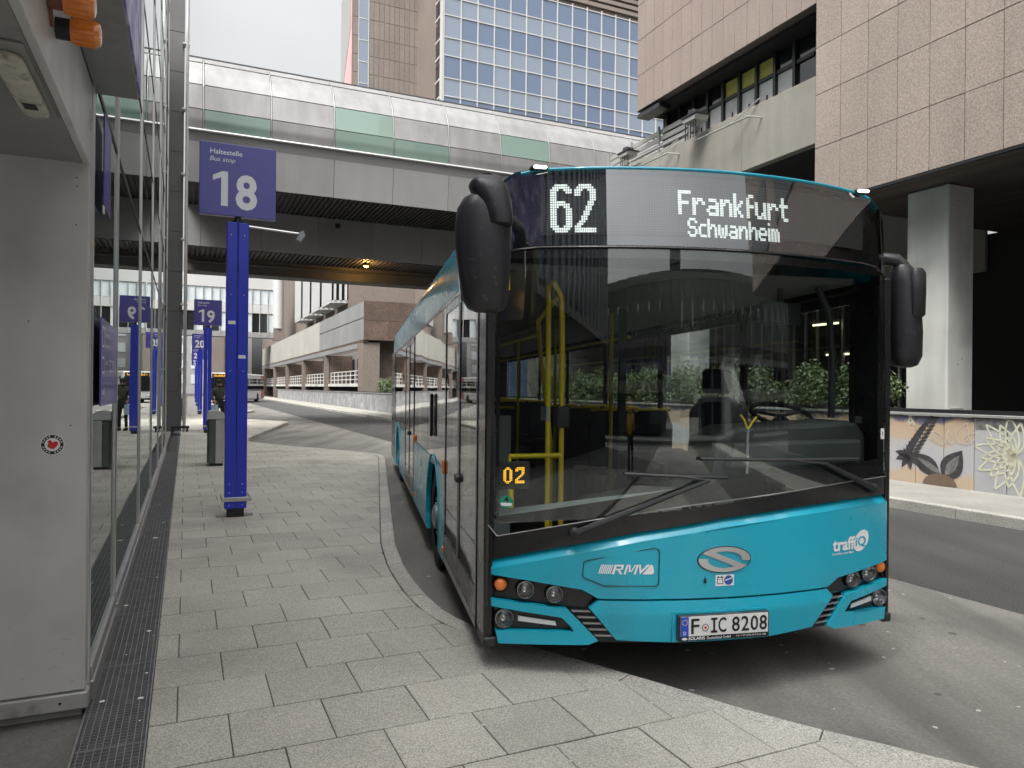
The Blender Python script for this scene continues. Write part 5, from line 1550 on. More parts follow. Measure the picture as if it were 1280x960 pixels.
# slanted white block letters of the transport association
sh_ = lambda x, z: (x + (z - 0.683) * 0.35, z)
for k in range(7):
    x = -0.69 + k * 0.0115
    add_print(mb, [sh_(x, 0.685), sh_(x + 0.007, 0.685), sh_(x + 0.007, 0.738), sh_(x, 0.738)], [(0, 1, 2, 3)])
def bars(lst):
    for q in lst: add_print(mb, [sh_(a, 0.683 + b * 0.056) for a, b in q], [tuple(range(len(q)))])
bars([[(-0.605, 0), (-0.59, 0), (-0.59, 1), (-0.605, 1)], [(-0.588, .82), (-0.555, .82), (-0.548, 1), (-0.588, 1)], [(-0.588, .42), (-0.555, .42), (-0.555, .58), (-0.588, .58)], [(-0.558, .5), (-0.545, .5), (-0.545, .95), (-0.558, .95)], [(-0.575, .4), (-0.56, .4), (-0.538, 0), (-0.553, 0)],
      [(-0.53, 0), (-0.517, 0), (-0.517, 1), (-0.53, 1)], [(-0.515, 1), (-0.505, 1), (-0.492, .3), (-0.502, .2)], [(-0.49, .3), (-0.478, 1), (-0.468, 1), (-0.484, .2)], [(-0.466, 0), (-0.453, 0), (-0.453, 1), (-0.466, 1)],
      [(-0.452, 1), (-0.440, 1), (-0.424, .3), (-0.428, 0)], [(-0.427, 0), (-0.38, 1), (-0.40, 1), (-0.427, .36)],
      [(-0.41, 0), (-0.378, .95), (-0.37, 1), (-0.36, .9), (-0.345, .45), (-0.34, .15), (-0.35, 0)]])
mb.v = [(-0.541 + (x + 0.506) * 0.83, y, 0.711 + (z - 0.711) * 0.92) for x, y, z in mb.v]
mb.v = [(x, ysurf(x, z) + OFF, z) for x, y, z in mb.v]
mb.build('association_logo', 'sign_white', bus, recalc=False)
# maker's emblem: a silver S ribbon in an oval
ex, ez, ea, eb = -0.004, 0.757, 0.152, 0.068
mb = MB()
def ell(a, k): return (ex + ea * k * math.cos(a), ez + eb * k * math.sin(a))
def arc(a0, a1, k0=0.66, k1=1.0, n=22):
    vs, fs = [], []
    for i in range(n + 1):
        a = a0 + (a1 - a0) * i / n
        vs += [ell(a, k0), ell(a, k1)]
    for i in range(n): fs.append((2 * i, 2 * i + 1, 2 * i + 3, 2 * i + 2))
    return vs, fs
def add_em(vs, fs, off): mb.add([(x, ysurf(x, z) + off, z) for x, z in vs], fs)
add_em(*arc(rad(-8), rad(150)), -0.013)
add_em(*arc(rad(172), rad(330)), -0.013)
add_em([(ex - 0.128, ez + 0.036), (ex - 0.08, ez + 0.048), (ex + 0.128, ez - 0.036), (ex + 0.08, ez - 0.048)], [(0, 1, 2, 3)], -0.0136)
mb.build('maker_emblem', 'emblem', bus, recalc=False)
mb = MB(); mb.tube([(x, ysurf(x, z) - 0.008, z) for x, z in [ell(2 * math.pi * k / 40, 1.03) for k in range(41)]], 0.003, 5); mb.build('emblem_shadow_gap', 'bus_black', bus)
# battery sticker
o = fprint([(-0.056, 0.614), (0.052, 0.614), (0.052, 0.674), (-0.056, 0.674)], [(0, 1, 2, 3)], -0.0078).build('battery_sticker', 'sign_white', bus, recalc=False)
fprint(disc(0.02, 0.644, 0.026, 18), [tuple(range(18))], -0.0086).build('blue_roundel', 'logo_blue', o, recalc=False)
fprint([(0.0, 0.641), (0.04, 0.652), (0.04, 0.658), (0.0, 0.647)], [(0, 1, 2, 3)], -0.0094).build('roundel_stripe', 'sign_white', o, recalc=False)
vs, fs = [], []
for a, b, c, d in ((-0.048, 0.624, -0.012, 0.628), (-0.048, 0.658, -0.012, 0.662), (-0.048, 0.628, -0.044, 0.658), (-0.016, 0.628, -0.012, 0.658), (-0.044, 0.662, -0.036, 0.667), (-0.024, 0.662, -0.016, 0.667), (-0.040, 0.648, -0.032, 0.651), (-0.028, 0.648, -0.020, 0.651)):
    n = len(vs); vs += [(a, b), (c, b), (c, d), (a, d)]; fs.append((n, n + 1, n + 2, n + 3))
fprint(vs, fs, -0.0086).build('battery_symbol', 'black_paint', o, recalc=False)
fprint([(-0.125, 0.632), (-0.108, 0.632), (-0.108, 0.652), (-0.114, 0.658), (-0.114, 0.665), (-0.119, 0.665), (-0.119, 0.658), (-0.125, 0.652)], [tuple(range(8))], -0.0085).build('keyhole', 'black_paint', bus, recalc=False)
# operator lettering in white with an oval behind the last two letters
mb = MB()
add_print(mb, *fit_text('traff', 0.725, 0.912, 0.748, 0.826, 0.03))
el = [(0.970 + 0.066 * math.cos(a) * 1.0 + 0.02 * math.sin(a), 0.792 + 0.062 * math.sin(a)) for a in [2 * math.pi * k / 26 for k in range(26)]]
add_print(mb, el, [tuple(range(26))])
add_print(mb, *fit_text('Frankfurt am Main', 0.725, 0.905, 0.727, 0.741, 0.01))
mb.build('operator_logo', 'sign_white', bus, recalc=False)
mb = MB(); add_print(mb, *fit_text('iQ', 0.916, 1.012, 0.752, 0.818, 0.02), -0.0098); mb.build('operator_letters', 'teal', bus, recalc=False)
# ---- licence plate
def pl_y(x, z): return -0.03
o = fpanel([(-0.30, 0.322), (0.268, 0.322), (0.268, 0.485), (-0.30, 0.485)], -0.016, 0.02).build('plate_recess', 'teal', bus)
yp = ysurf(-0.015, 0.4) - 0.026
pf = MB().box(-0.282, 0.25, yp - 0.010, yp + 0.02, 0.335, 0.473).build('licence_plate', 'bus_black', bus, bevel=0.004)
MB().box(-0.270, 0.240, yp - 0.0135, yp - 0.0095, 0.362, 0.466).build('plate_sheet', 'plate_white', pf)
MB().box(-0.270, -0.226, yp - 0.0148, yp - 0.0137, 0.362, 0.466).build('euro_band', 'plate_blue', pf)
def plate_text(txt, x0, x1, z0, z1, mat, bold=0.0, d=0.0155, parent=pf):
    vs, fs = fit_text(txt, x0, x1, z0, z1, bold)
    MB().add([(x, yp - d, z) for x, z in vs], fs).build('lettering', mat, parent, recalc=False)
for ch, a, b in (('F', -0.212, -0.165), ('I', -0.085, -0.070), ('C', -0.055, -0.008), ('8', 0.025, 0.071), ('2', 0.08, 0.126), ('0', 0.135, 0.18), ('8', 0.188, 0.233)):
    if ch == 'I':
        MB().add([(x, yp - 0.0155, z) for x, z in [(-0.098, .375), (-0.06, .375), (-0.06, .387), (-0.073, .387), (-0.073, .443), (-0.06, .443), (-0.06, .455), (-0.098, .455), (-0.098, .443), (-0.085, .443), (-0.085, .387), (-0.098, .387)]], [tuple(range(12))]).build('lettering', 'black_paint', pf, recalc=False)
    else: plate_text(ch, a, b, 0.375, 0.455, 'black_paint', 0.012)
plate_text('D', -0.257, -0.241, 0.371, 0.390, 'sign_white', 0.01)
mb = MB()
for k in range(12):
    a = 2 * math.pi * k / 12
    mb.add([(-0.248 + 0.014 * math.cos(a) + dx, yp - 0.0155, 0.437 + 0.014 * math.sin(a) + dz) for dx, dz in ((0, .003), (-.003, 0), (0, -.003), (.003, 0))], [(0, 1, 2, 3)])
mb.build('stars', 'led_amber' if False else 'pole_yellow', pf, recalc=False)
MB().add([(x, yp - 0.0155, z) for x, z in disc(-0.130, 0.405, 0.021, 20)], [tuple(range(20))]).build('seal', 'galv', pf, recalc=False)
MB().add([(x, yp - 0.0162, z) for x, z in disc(-0.130, 0.405, 0.014, 18)], [tuple(range(18))]).build('seal_ring', 'sign_white', pf, recalc=False)
MB().add([(x, yp - 0.0168, z) for x, z in [(-0.138, .412), (-0.122, .412), (-0.122, .403), (-0.130, .396), (-0.138, .403)]], [tuple(range(5))]).build('seal_shield', 'sticker_red', pf, recalc=False)
plate_text('SOLARIS', -0.225, -0.13, 0.3405, 0.3575, 'sign_white', 0.02, 0.0108)
plate_text('Deutschland GmbH', -0.118, 0.02, 0.3405, 0.3555, 'sign_white', 0.0, 0.0108)
plate_text('Tel. +49 (30) 629 010 300', 0.05, 0.23, 0.3415, 0.3545, 'sign_white', 0.0, 0.0108)
MB().add([(x, yp - 0.0108, z) for x, z in disc(-0.247, 0.349, 0.016, 16, 0.007)], [tuple(range(16))]).build('lettering', 'sign_white', pf, recalc=False)
# ---- wipers
def wiper(piv, elbow, b0, b1, rest):
    y = lambda p, d: (p[0], ysurf(*p) - d, p[1])
    o = MB().tube([y(piv, 0.035), y(elbow, 0.045)], [0.021, 0.011], 8).build('wiper', 'bus_plastic', bus, smooth=0.6)
    MB().lathe([(0.030, 0), (0.030, 0.035), (0.02, 0.042), (0.014, 0.048)], (piv[0], ysurf(*piv) + 0.005, piv[1]), (0, -1, 0), 16).build('pivot', 'bus_plastic', o, smooth=0.5)
    pts = [(b0[0] + (b1[0] - b0[0]) * k / 8, b0[1] + (b1[1] - b0[1]) * k / 8) for k in range(9)]
    MB().tube([y(p, 0.022) for p in pts], 0.010, 6).build('blade', 'bus_plastic', o)
    MB().tube([y(p, 0.008) for p in pts], 0.005, 5).build('blade_rubber', 'rubber', o)
    MB().tube([y(p, 0.032) for p in pts[2:7]], 0.004, 5).build('blade_spine', 'bus_plastic', o)
    MB().tube([y(elbow, 0.045), y(((b0[0] + b1[0]) / 2, (b0[1] + b1[1]) / 2), 0.03)], 0.007, 6).build('blade_arm', 'bus_plastic', o)
wiper((-0.819, 0.905), (-0.118, 1.190), (-0.564, 1.222), (-0.001, 1.200), 0)
wiper((1.072, 1.095), (0.64, 1.262), (-0.153, 1.303), (0.926, 1.277), 0)
# ---- roof and cove
SEC = [(1.275, 2.36), (1.272, 2.46), (1.268, 2.56), (1.257, 2.66), (1.24, 2.745), (1.195, 2.815), (1.12, 2.868), (1.0, 2.884), (0.7, 2.887), (0.35, 2.888), (0, 2.888)]
sec = SEC + [(-x, z) for x, z in SEC[-2::-1]]
LEN = 11.9
ys = [None, 0.25, 1.0, 3.0, 6.0, 9.0, 11.2, 11.7, LEN]
vs = []
for i, yy in enumerate(ys):
    for x, z in sec:
        k = 1.0 if i < len(ys) - 2 else (0.985 if i == len(ys) - 2 else 0.94)
        y = (ysurf(x, z) + 0.004 if z > 2.79 else 0.245) if yy is None else max(yy, ysurf(x, z) + 0.02)
        vs.append((x * k, y, 1.5 + (z - 1.5) * k))
n = len(sec); fs = []
for i in range(len(ys) - 1):
    for k in range(n - 1): fs.append((i * n + k, i * n + k + 1, (i + 1) * n + k + 1, (i + 1) * n + k))
MB().add(vs, fs).build('roof', 'teal', bus, smooth=0.7)
for sg in (-1, 1):      # black corners between the destination glass and the roof cove
    ring = [(x, z) for x, z in SEC if z < 2.85]
    vs = [(sg * x, ysurf(x, z) + 0.003, z) for x, z in ring] + [(sg * x, 0.2445, z) for x, z in ring]
    n_ = len(ring)
    MB().add(vs, [(k, k + 1, n_ + k + 1, n_ + k) for k in range(n_ - 1)]).build('corner_shell', 'bus_black', bus, smooth=0.7)
# thin turquoise lip along the front edge of the roof
mb = MB(); lip = [(-1.09 + 0.0545 * k, lin([(-1.1, 2.868), (-1.0, 2.887), (-0.7, 2.893), (0, 2.895), (0.7, 2.893), (1.0, 2.887), (1.1, 2.868)], -1.09 + 0.0545 * k)) for k in range(41)]
mb.tube([(x, ysurf(x, z) + 0.002, z - 0.012) for x, z in lip], 0.009, 8); mb.build('roof_lip', 'teal', bus, smooth=0.7)
for sg in (-1, 1):
    o = MB().box(sg * 1.0 - 0.05, sg * 1.0 + 0.05, -0.035, 0.06, 2.868, 2.892).build('marker_light', 'bus_plastic', bus, bevel=0.012)
    MB().box(sg * 1.0 - 0.038, sg * 1.0 + 0.038, -0.048, -0.02, 2.872, 2.888).build('lens', 'lamp_white', o, bevel=0.006)
MB().box(-0.95, 0.95, 2.5, 9.5, 2.93, 3.04).build('roof_pod', 'teal', bus, bevel=0.04)
# ---- mirrors
def loft(rings, name, mat, parent):
    m = len(rings[0]); vs = [v for r in rings for v in r]; fs = []
    for i in range(len(rings) - 1):
        for k in range(m): fs.append((i * m + k, i * m + (k + 1) % m, (i + 1) * m + (k + 1) % m, (i + 1) * m + k))
    fs += [tuple(range(m)), tuple(range((len(rings) - 1) * m, len(rings) * m))]
    return MB().add(vs, fs).build(name, mat, parent, smooth=0.9)
def sup(cx, cy, z, a, b, n=22, e=2.6):
    r = []
    for k in range(n):
        t = 2 * math.pi * k / n; c, s_ = math.cos(t), math.sin(t)
        r.append((cx + a * math.copysign(abs(c) ** (2 / e), c), cy + b * math.copysign(abs(s_) ** (2 / e), s_), z))
    return r
# kerb side mirror: big drop-shaped housing hung from a black arm
mc, my = -1.375, -0.45
rings = []
for z, dx, a, b in [(2.035, 0.012, 0.05, 0.03), (2.05, 0.012, 0.088, 0.06), (2.09, 0.008, 0.108, 0.08), (2.2, 0.002, 0.122, 0.095), (2.34, -0.005, 0.133, 0.105), (2.44, -0.006, 0.136, 0.108), (2.52, 0.0, 0.132, 0.105), (2.57, 0.012, 0.118, 0.095), (2.60, 0.03, 0.085, 0.075), (2.615, 0.04, 0.05, 0.05)]:
    rings.append(sup(mc + dx, my, z, a, b))
km = loft(rings, 'kerb_mirror', 'mirror_plastic', bus)
arm = [(-1.372, -0.585, 2.475, .062, .022), (-1.372, -0.60, 2.51, .070, .035), (-1.374, -0.60, 2.58, .078, .055), (-1.376, -0.585, 2.635, .078, .065), (-1.368, -0.55, 2.668, .066, .06)]
rings = []
for x, y, z, a, b in [(-1.311, -0.525, 2.435, .050, .03), (-1.312, -0.525, 2.445, .058, .048), (-1.319, -0.52, 2.50, .064, .056), (-1.335, -0.505, 2.55, .072, .068), (-1.356, -0.485, 2.60, .088, .085), (-1.366, -0.47, 2.635, .088, .09), (-1.372, -0.46, 2.66, .07, .078), (-1.372, -0.455, 2.677, .045, .055), (-1.37, -0.45, 2.684, .02, .03)]:
    rings.append(sup(x, y, z, a, b, 18, 3.0))
loft(rings, 'arm_cover', 'mirror_plastic', km)
MB().tube([(-1.36, -0.44, 2.655), (-1.30, -0.30, 2.70), (-1.24, -0.08, 2.66), (-1.20, 0.05, 2.62)], [0.05, 0.045, 0.04, 0.05], 10).build('arm', 'mirror_plastic', km, smooth=0.7)
MB().prism([(-1.47, 2.10), (-1.28, 2.10), (-1.262, 2.35), (-1.27, 2.55), (-1.49, 2.55), (-1.497, 2.35)], 'y', my + 0.100, my + 0.112).build('mirror_glass', 'chrome', km)
MB().tube([(-1.249, my + 0.02, z) for z in (2.15, 2.3, 2.45, 2.55)], 0.006, 6).build('edge_strip', 'pole_yellow', km)
# driver side mirror
rings = []
DX, DY = 1.43, 0.12
for z, dx, a, b in [(1.83, 0.0, 0.04, 0.03), (1.845, 0.0, 0.075, 0.06), (1.9, 0.004, 0.094, 0.08), (2.05, 0.0, 0.098, 0.088), (2.2, -0.006, 0.094, 0.085), (2.36, -0.014, 0.088, 0.08), (2.44, -0.02, 0.075, 0.07), (2.475, -0.03, 0.045, 0.05)]:
    rings.append(sup(DX + dx, DY, z, a, b))
dm = loft(rings, 'driver_mirror', 'mirror_plastic', bus)
MB().tube([(1.415, 0.12, 2.46), (1.365, 0.13, 2.51), (1.29, 0.16, 2.52), (1.25, 0.2, 2.50)], [0.045, 0.042, 0.04, 0.04], 10).build('arm', 'mirror_plastic', dm, smooth=0.7)
rings = []
for z, a, b in [(2.14, .03, .012), (2.16, .05, .025), (2.3, .052, .03), (2.42, .05, .03), (2.45, .03, .015)]: rings.append(sup(1.455, 0.045, z, a, b, 16, 3))
loft(rings, 'wide_angle_cover', 'mirror_plastic', dm)
MB().prism([(1.355, 1.88), (1.495, 1.88), (1.505, 2.35), (1.355, 2.35)], 'y', DY + 0.085, DY + 0.092).build('mirror_glass', 'chrome', dm)
# ---- sides
ZB, ZW0, ZW1 = 0.26, 1.02, 2.33
def side_panel(sg, y0, y1, z0, z1, arches=(), mat='teal', name='side_panel', inset=0.0):
    pts = [(y0, z0)]
    for c, r in sorted(arches):
        h = math.sqrt(max(0, r * r - (z0 - 0.47) ** 2))
        n = 14
        a0 = math.atan2(z0 - 0.47, -h); 
        for k in range(n + 1):
            a = math.pi - math.asin((z0 - 0.47) / r) - (math.pi - 2 * math.asin((z0 - 0.47) / r)) * k / n
            pts.append((c + r * math.cos(a), 0.47 + r * math.sin(a)))
    pts += [(y1, z0), (y1, z1), (y0, z1)]
    x0, x1 = (HW - 0.04, HW) if sg > 0 else (-HW, -HW + 0.04)
    return MB().prism(pts, 'x', x0 - inset * sg, x1 - inset * sg).build(name, mat, bus, bevel=0.0)
W1, W2 = 2.93, 9.25
# left side
side_panel(-1, 1.985, 2.30, ZB, 1.42, mat='teal', name='arch_pillar') if False else None
side_panel(-1, 1.985, 5.36, ZB, ZW0 - 0.005, [(W1, 0.57)])
side_panel(-1, 7.14, 10.38, ZB, ZW0 - 0.005, [(W2, 0.57)])
for c, r in ((W1, 0.585), (W2, 0.585)):
    mb = MB(); mb.tube([(-HW - 0.003, c + r * math.cos(a), 0.47 + r * math.sin(a)) for a in [math.pi * 1.1 - math.pi * 1.2 * k / 18 for k in range(19)]], 0.006, 6)
    mb.build('arch_lip', 'teal', bus, smooth=0.6)
side_panel(1, 0.30, 11.86, ZB, ZW0 - 0.005, [(W1, 0.57), (W2, 0.57)])
def glass_run(sg, spans, z0=ZW0, z1=ZW1):
    for a, b in spans:
        x0, x1 = (HW - 0.012, HW - 0.004) if sg > 0 else (-HW + 0.004, -HW + 0.012)
        MB().box(x0, x1, a + 0.006, b - 0.006, z0 + 0.004, z1 - 0.004).build('side_window', 'bus_glass', bus)
        q = (x0 - 0.03 * sg, x1 - 0.02 * sg)
        o = MB(); xa, xb = min(q), max(q)
        o.box(xa, xb, a, a + 0.05, z0, z1); o.box(xa, xb, b - 0.05, b, z0, z1); o.box(xa, xb, a + 0.05, b - 0.05, z1 - 0.08, z1); o.box(xa, xb, a + 0.05, b - 0.05, z0, z0 + 0.04)
        o.build('window_frame', 'bus_black', bus)
glass_run(-1, [(1.99, 3.55), (3.56, 5.35), (7.15, 8.75), (8.76, 10.37)])
glass_run(1, [(0.34, 1.75), (1.76, 3.5), (3.51, 5.3), (5.31, 7.1), (7.11, 8.9), (8.91, 10.6), (10.61, 11.8)])
for sg in (-1, 1):
    x0, x1 = (HW - 0.05, HW - 0.002) if sg > 0 else (-HW + 0.002, -HW + 0.05)
    MB().box(x0, x1, 0.30, LEN - 0.1, ZW1 + 0.002, 2.385).build('cant_rail', 'bus_black', bus)
mb = MB(); mb.box(-HW + 0.0, -HW + 0.055, 0.05, 0.285, 0.30, 2.38); mb.build('door_post', 'bus_black', bus, bevel=0.01)
mb = MB(); mb.box(HW - 0.055, HW, 0.05, 0.335, 0.30, 2.38); mb.build('driver_post', 'bus_black', bus, bevel=0.01)
MB().box(-HW, -HW + 0.05, 10.385, LEN - 0.02, ZB, 2.38).build('rear_quarter', 'bus_black', bus)
MB().box(-HW + 0.03, HW - 0.03, LEN - 0.03, LEN, 0.35, 2.72).build('rear_wall', 'bus_black', bus, bevel=0.02)
# doors
def door(y0, y1, leaves=2):
    wv = (y1 - y0) / leaves
    for k in range(leaves):
        a, b = y0 + k * wv + 0.006, y0 + (k + 1) * wv - 0.006
        x0, x1 = -HW - 0.004, -HW + 0.03
        mb = MB(); mb.box(x0, x1, a, a + 0.04, 0.33, 2.32); mb.box(x0, x1, b - 0.04, b, 0.33, 2.32); mb.box(x0, x1, a + 0.04, b - 0.04, 2.26, 2.32); mb.box(x0, x1, a + 0.04, b - 0.04, 0.33, 0.50)
        o = mb.build('door_leaf', 'bus_black', bus)
        MB().box(x0 + 0.006, x0 + 0.014, a + 0.041, b - 0.041, 0.501, 2.259).build('door_glass', 'bus_glass', o)
        MB().tube([(-HW + 0.08, a + 0.1, 1.0), (-HW + 0.08, a + 0.1, 1.7)], 0.016, 8).build('grab_rail', 'pole_yellow', o)
        MB().box(x0 - 0.003, x0, a + 0.01, b - 0.01, 0.28, 0.325).build('door_sill', 'galv', o)
        MB().lathe([(0.03, 0), (0.026, 0.02)], (x0, (b - 0.02) if k == 0 else (a + 0.02), 1.05), (-1, 0, 0), 10).build('door_button', 'bus_plastic', o)
door(0.30, 1.95); door(5.38, 7.12)
door(10.42, 11.6)
# side fittings
for y in (1.97, 5.2):
    MB().box(-HW - 0.02, -HW + 0.01, y - 0.02, y + 0.03, 0.98, 1.09).build('side_marker', 'orange_marker', bus, bevel=0.006)
for y, z in ((2.02, 0.36), (5.2, 0.36)):
    MB().box(-HW - 0.012, -HW + 0.01, y - 0.03, y + 0.03, z - 0.025, z + 0.025).build('side_marker', 'orange_marker', bus, bevel=0.006)
MB().box(-HW - 0.03, -HW - 0.001, 2.9, 3.02, 1.22, 1.62).build('side_camera_housing', 'bus_black', bus, bevel=0.01)
MB().box(-HW - 0.004, -HW + 0.01, 4.2, 4.26, 0.8, 0.9).build('side_button', 'bus_black', bus)
# ---- wheels
def wheel(x, y, sg, r=0.47, w=0.28):
    xo = x + sg * 0.0
    o = MB().lathe([(0.02, 0), (0.2, 0.0), (0.27, 0.02), (0.285, 0.08), (0.285, 0.14)], (xo - sg * 0.03, y, r), (-sg, 0, 0), 28).build('wheel', 'rim', bus, smooth=0.5)
    MB().lathe([(0.285, 0.0), (0.36, -0.012), (r - 0.03, 0.0), (r, 0.03), (r, w - 0.03), (r - 0.03, w), (0.285, w)], (xo, y, r), (-sg, 0, 0), 36, cap=(False, True)).build('tyre', 'rubber', o, smooth=0.5)
    MB().lathe([(0.12, 0), (0.11, 0.05), (0.05, 0.07)], (xo - sg * 0.03, y, r), (sg, 0, 0), 18).build('hub', 'galv', o, smooth=0.5)
    mb = MB()
    for k in range(10):
        a = 2 * math.pi * k / 10
        mb.lathe([(0.018, 0), (0.016, 0.03)], (xo - sg * 0.03, y + 0.165 * math.cos(a), r + 0.165 * math.sin(a)), (sg, 0, 0), 6)
    mb.build('wheel_nuts', 'galv', o)
    mb = MB()
    for k in range(10):
        a = 2 * math.pi * (k + .5) / 10
        mb.lathe([(0.026, 0), (0.026, 0.004)], (xo - sg * 0.022, y + 0.232 * math.cos(a), r + 0.232 * math.sin(a)), (sg, 0, 0), 8)
    mb.build('vent_holes', 'black_pit', o)
for y in (W1, W2):
    for sg in (-1, 1): wheel(sg * 1.235, y, sg)
# wheel housings and underbody
MB().box(-1.2, 1.2, 0.35, 11.7, 0.24, 0.33).build('underbody', 'bus_plastic', bus)
for y in (W1, W2):
    for sg in (-1, 1):
        q = [(y + 0.6 * math.cos(a), 0.47 + 0.6 * math.sin(a)) for a in [math.pi * k / 10 for k in range(11)]]
        q2 = [(y + 0.62 * math.cos(a), 0.47 + 0.62 * math.sin(a)) for a in [math.pi * k / 10 for k in range(10, -1, -1)]]
        MB().prism(q + q2, 'x', min(sg * 1.23, sg * 0.75), max(sg * 1.23, sg * 0.75)).build('wheel_housing', 'bus_plastic', bus)
# ---- inside
MB().box(-1.22, 1.22, 0.15, 11.8, 0.335, 0.38).build('floor', 'bus_floor', bus)
MB().box(-1.15, 1.15, 0.25, 11.7, 2.36, 2.40).build('ceiling_panel', 'bus_ceiling', bus)
MB().box(-0.12, 0.12, 2.0, 11.0, 2.335, 2.355).build('light_strip', 'bus_ceiling', bus)
def seat(x, y, face=-1):
    o = MB().box(x - 0.22, x + 0.22, y - 0.22, y + 0.2, 0.80, 0.87).build('seat', 'seat_fabric', bus, bevel=0.02)
    d = 0.2 if face < 0 else -0.22
    MB().prism([(x - 0.21, 0.88), (x + 0.21, 0.88), (x + 0.22, 1.3), (x + 0.16, 1.46), (x - 0.16, 1.46), (x - 0.22, 1.3)], 'y', y + d - 0.03, y + d + 0.03).build('backrest', 'seat_fabric', o, bevel=0.015)
    MB().tube([(x - 0.2, y + d, 1.47), (x + 0.2, y + d, 1.47)], 0.016, 8).build('grab_bar', 'pole_yellow', o)
    MB().box(x - 0.15, x + 0.15, y - 0.12, y + 0.1, 0.38, 0.79).build('plinth', 'cab_grey', o)
for y in (2.9, 3.8, 4.7, 7.6, 8.5, 9.4, 10.3, 11.2):
    for x in (0.52, 0.98): seat(x, y)
for y in (3.6, 4.5, 7.8, 8.7, 9.6):
    for x in (-0.98, -0.52): seat(x, y)
# yellow poles
def pole(path, r=0.018): MB().tube(path, r, 10).build('grab_pole', 'pole_yellow', bus, smooth=0.7)
pole([(-0.645, 0.75, 0.38), (-0.645, 0.75, 2.1), (-0.66, 0.72, 2.28), (-0.75, 0.6, 2.36)])
pole([(-0.735, 0.75, 0.38), (-0.74, 0.75, 2.36)])
pole([(-1.03, 0.50, 0.9), (-1.03, 0.55, 1.17), (-1.0, 0.72, 1.235), (-0.645, 0.75, 1.235)])
pole([(-0.66, 0.75, 2.3), (-0.6, 1.6, 2.2), (-0.42, 2.2, 1.9), (-0.3, 2.3, 1.2), (-0.3, 2.3, 0.4)])
pole([(-1.1, 0.9, 2.3), (-1.0, 1.2, 2.15), (-0.9, 2.0, 2.1)])
for x, y in ((0.25, 2.3), (0.25, 4.2), (-0.3, 5.3), (-0.3, 7.2), (0.25, 6.2), (-0.25, 9.0)): pole([(x, y, 0.38), (x, y, 2.36)])
for sg in (-1, 1): pole([(sg * 0.42, 2.3, 2.15), (sg * 0.42, 11.0, 2.15)], 0.015)
MB().box(-0.69, -0.60, 0.70, 0.79, 1.42, 1.56).build('ticket_validator', 'bus_plastic', bus, bevel=0.01)
o = MB().box(-0.80, -0.78, 0.55, 0.7, 1.47, 1.56).build('small_leaflet', 'cab_light', bus)
# entrance partition glass with a pale panel
MB().box(-1.20, -0.72, 2.02, 2.05, 0.4, 1.45).build('entrance_panel', 'cab_light', bus)
# dashboard and cab
DASH = [(-1.16, 0.96), (-0.5, 1.05), (0.2, 1.13), (1.17, 1.22)]
mb = MB()
mb.prism([(-0.60, 0.40), (-0.60, 1.0), (0.12, 1.10), (0.16, 1.40), (0.30, 1.45), (1.12, 1.49), (1.19, 1.40), (1.19, 0.40)], 'y', 0.16, 0.55)
mb.build('dashboard', 'cab_grey', bus, bevel=0.03)
fpanel([(-1.19, 0.955), (-0.60, 1.045), (0.10, 1.12), (0.5, 1.16), (1.17, 1.2), (1.17, 1.185), (0.5, 1.14), (-0.6, 1.02), (-1.19, 0.93)], 0.03, 0.30).build('dash_shelf', 'cab_light', bus)
MB().prism([(0.2, 1.20), (1.1, 1.24), (1.1, 1.38), (0.24, 1.36)], 'y', 0.08, 0.158).build('instrument_cowl', 'cab_grey', bus, bevel=0.02)
sw = MB().tube([(0.93 + 0.21 * math.cos(a), 0.70 + 0.21 * math.sin(a) * 0.86, 1.51 + 0.21 * math.sin(a) * 0.35) for a in [2 * math.pi * k / 28 for k in range(29)]], 0.016, 8, cap=False).build('steering_wheel', 'bus_plastic', bus, smooth=0.7)
MB().tube([(0.93, 0.72, 1.48), (0.93, 0.50, 1.1)], [0.05, 0.04], 10).build('steering_column', 'bus_plastic', sw)
for a in (0.3, math.pi - 0.3, -math.pi / 2): MB().tube([(0.93, 0.7, 1.5), (0.93 + 0.2 * math.cos(a), 0.70 + 0.2 * math.sin(a) * 0.86, 1.51 + 0.2 * math.sin(a) * 0.35)], 0.012, 6).build('spoke', 'bus_plastic', sw)
dsx = MB().box(0.68, 1.16, 1.15, 1.6, 0.85, 0.97).build('driver_seat', 'seat_fabric', bus, bevel=0.04)
MB().prism([(0.70, 0.98), (1.14, 0.98), (1.15, 1.5), (1.06, 1.62), (0.78, 1.62), (0.69, 1.5)], 'y', 1.55, 1.68).build('backrest', 'seat_fabric', dsx, bevel=0.04)
MB().box(0.80, 1.04, 1.57, 1.66, 1.65, 1.85).build('headrest', 'seat_fabric', dsx, bevel=0.03)
MB().box(0.80, 1.04, 1.2, 1.55, 0.38, 0.84).build('pedestal', 'cab_grey', dsx)
cp = MB().box(0.18, 1.22, 1.90, 1.94, 0.38, 1.15).build('cab_partition', 'cab_grey', bus)
MB().box(0.18, 0.24, 1.90, 1.94, 1.16, 2.35).build('partition_post', 'cab_grey', cp)
MB().box(0.16, 0.20, 0.95, 1.9, 0.38, 1.15).build('cab_door', 'cab_grey', bus, bevel=0.01)
MB().box(0.66, 0.95, 0.50, 0.54, 2.12, 2.27).build('cab_monitor', 'bus_plastic', bus, bevel=0.01)
MB().tube([(0.8, 0.52, 2.27), (0.8, 0.52, 2.36)], 0.02, 8).build('monitor_arm', 'bus_plastic', bus)
MB().tube([(1.0, 0.4, 2.36), (1.10, 0.42, 2.2), (1.13, 0.42, 1.9), (1.13, 0.43, 1.5)], 0.022, 8).build('sun_blind_arm', 'cab_grey', bus, smooth=0.7)
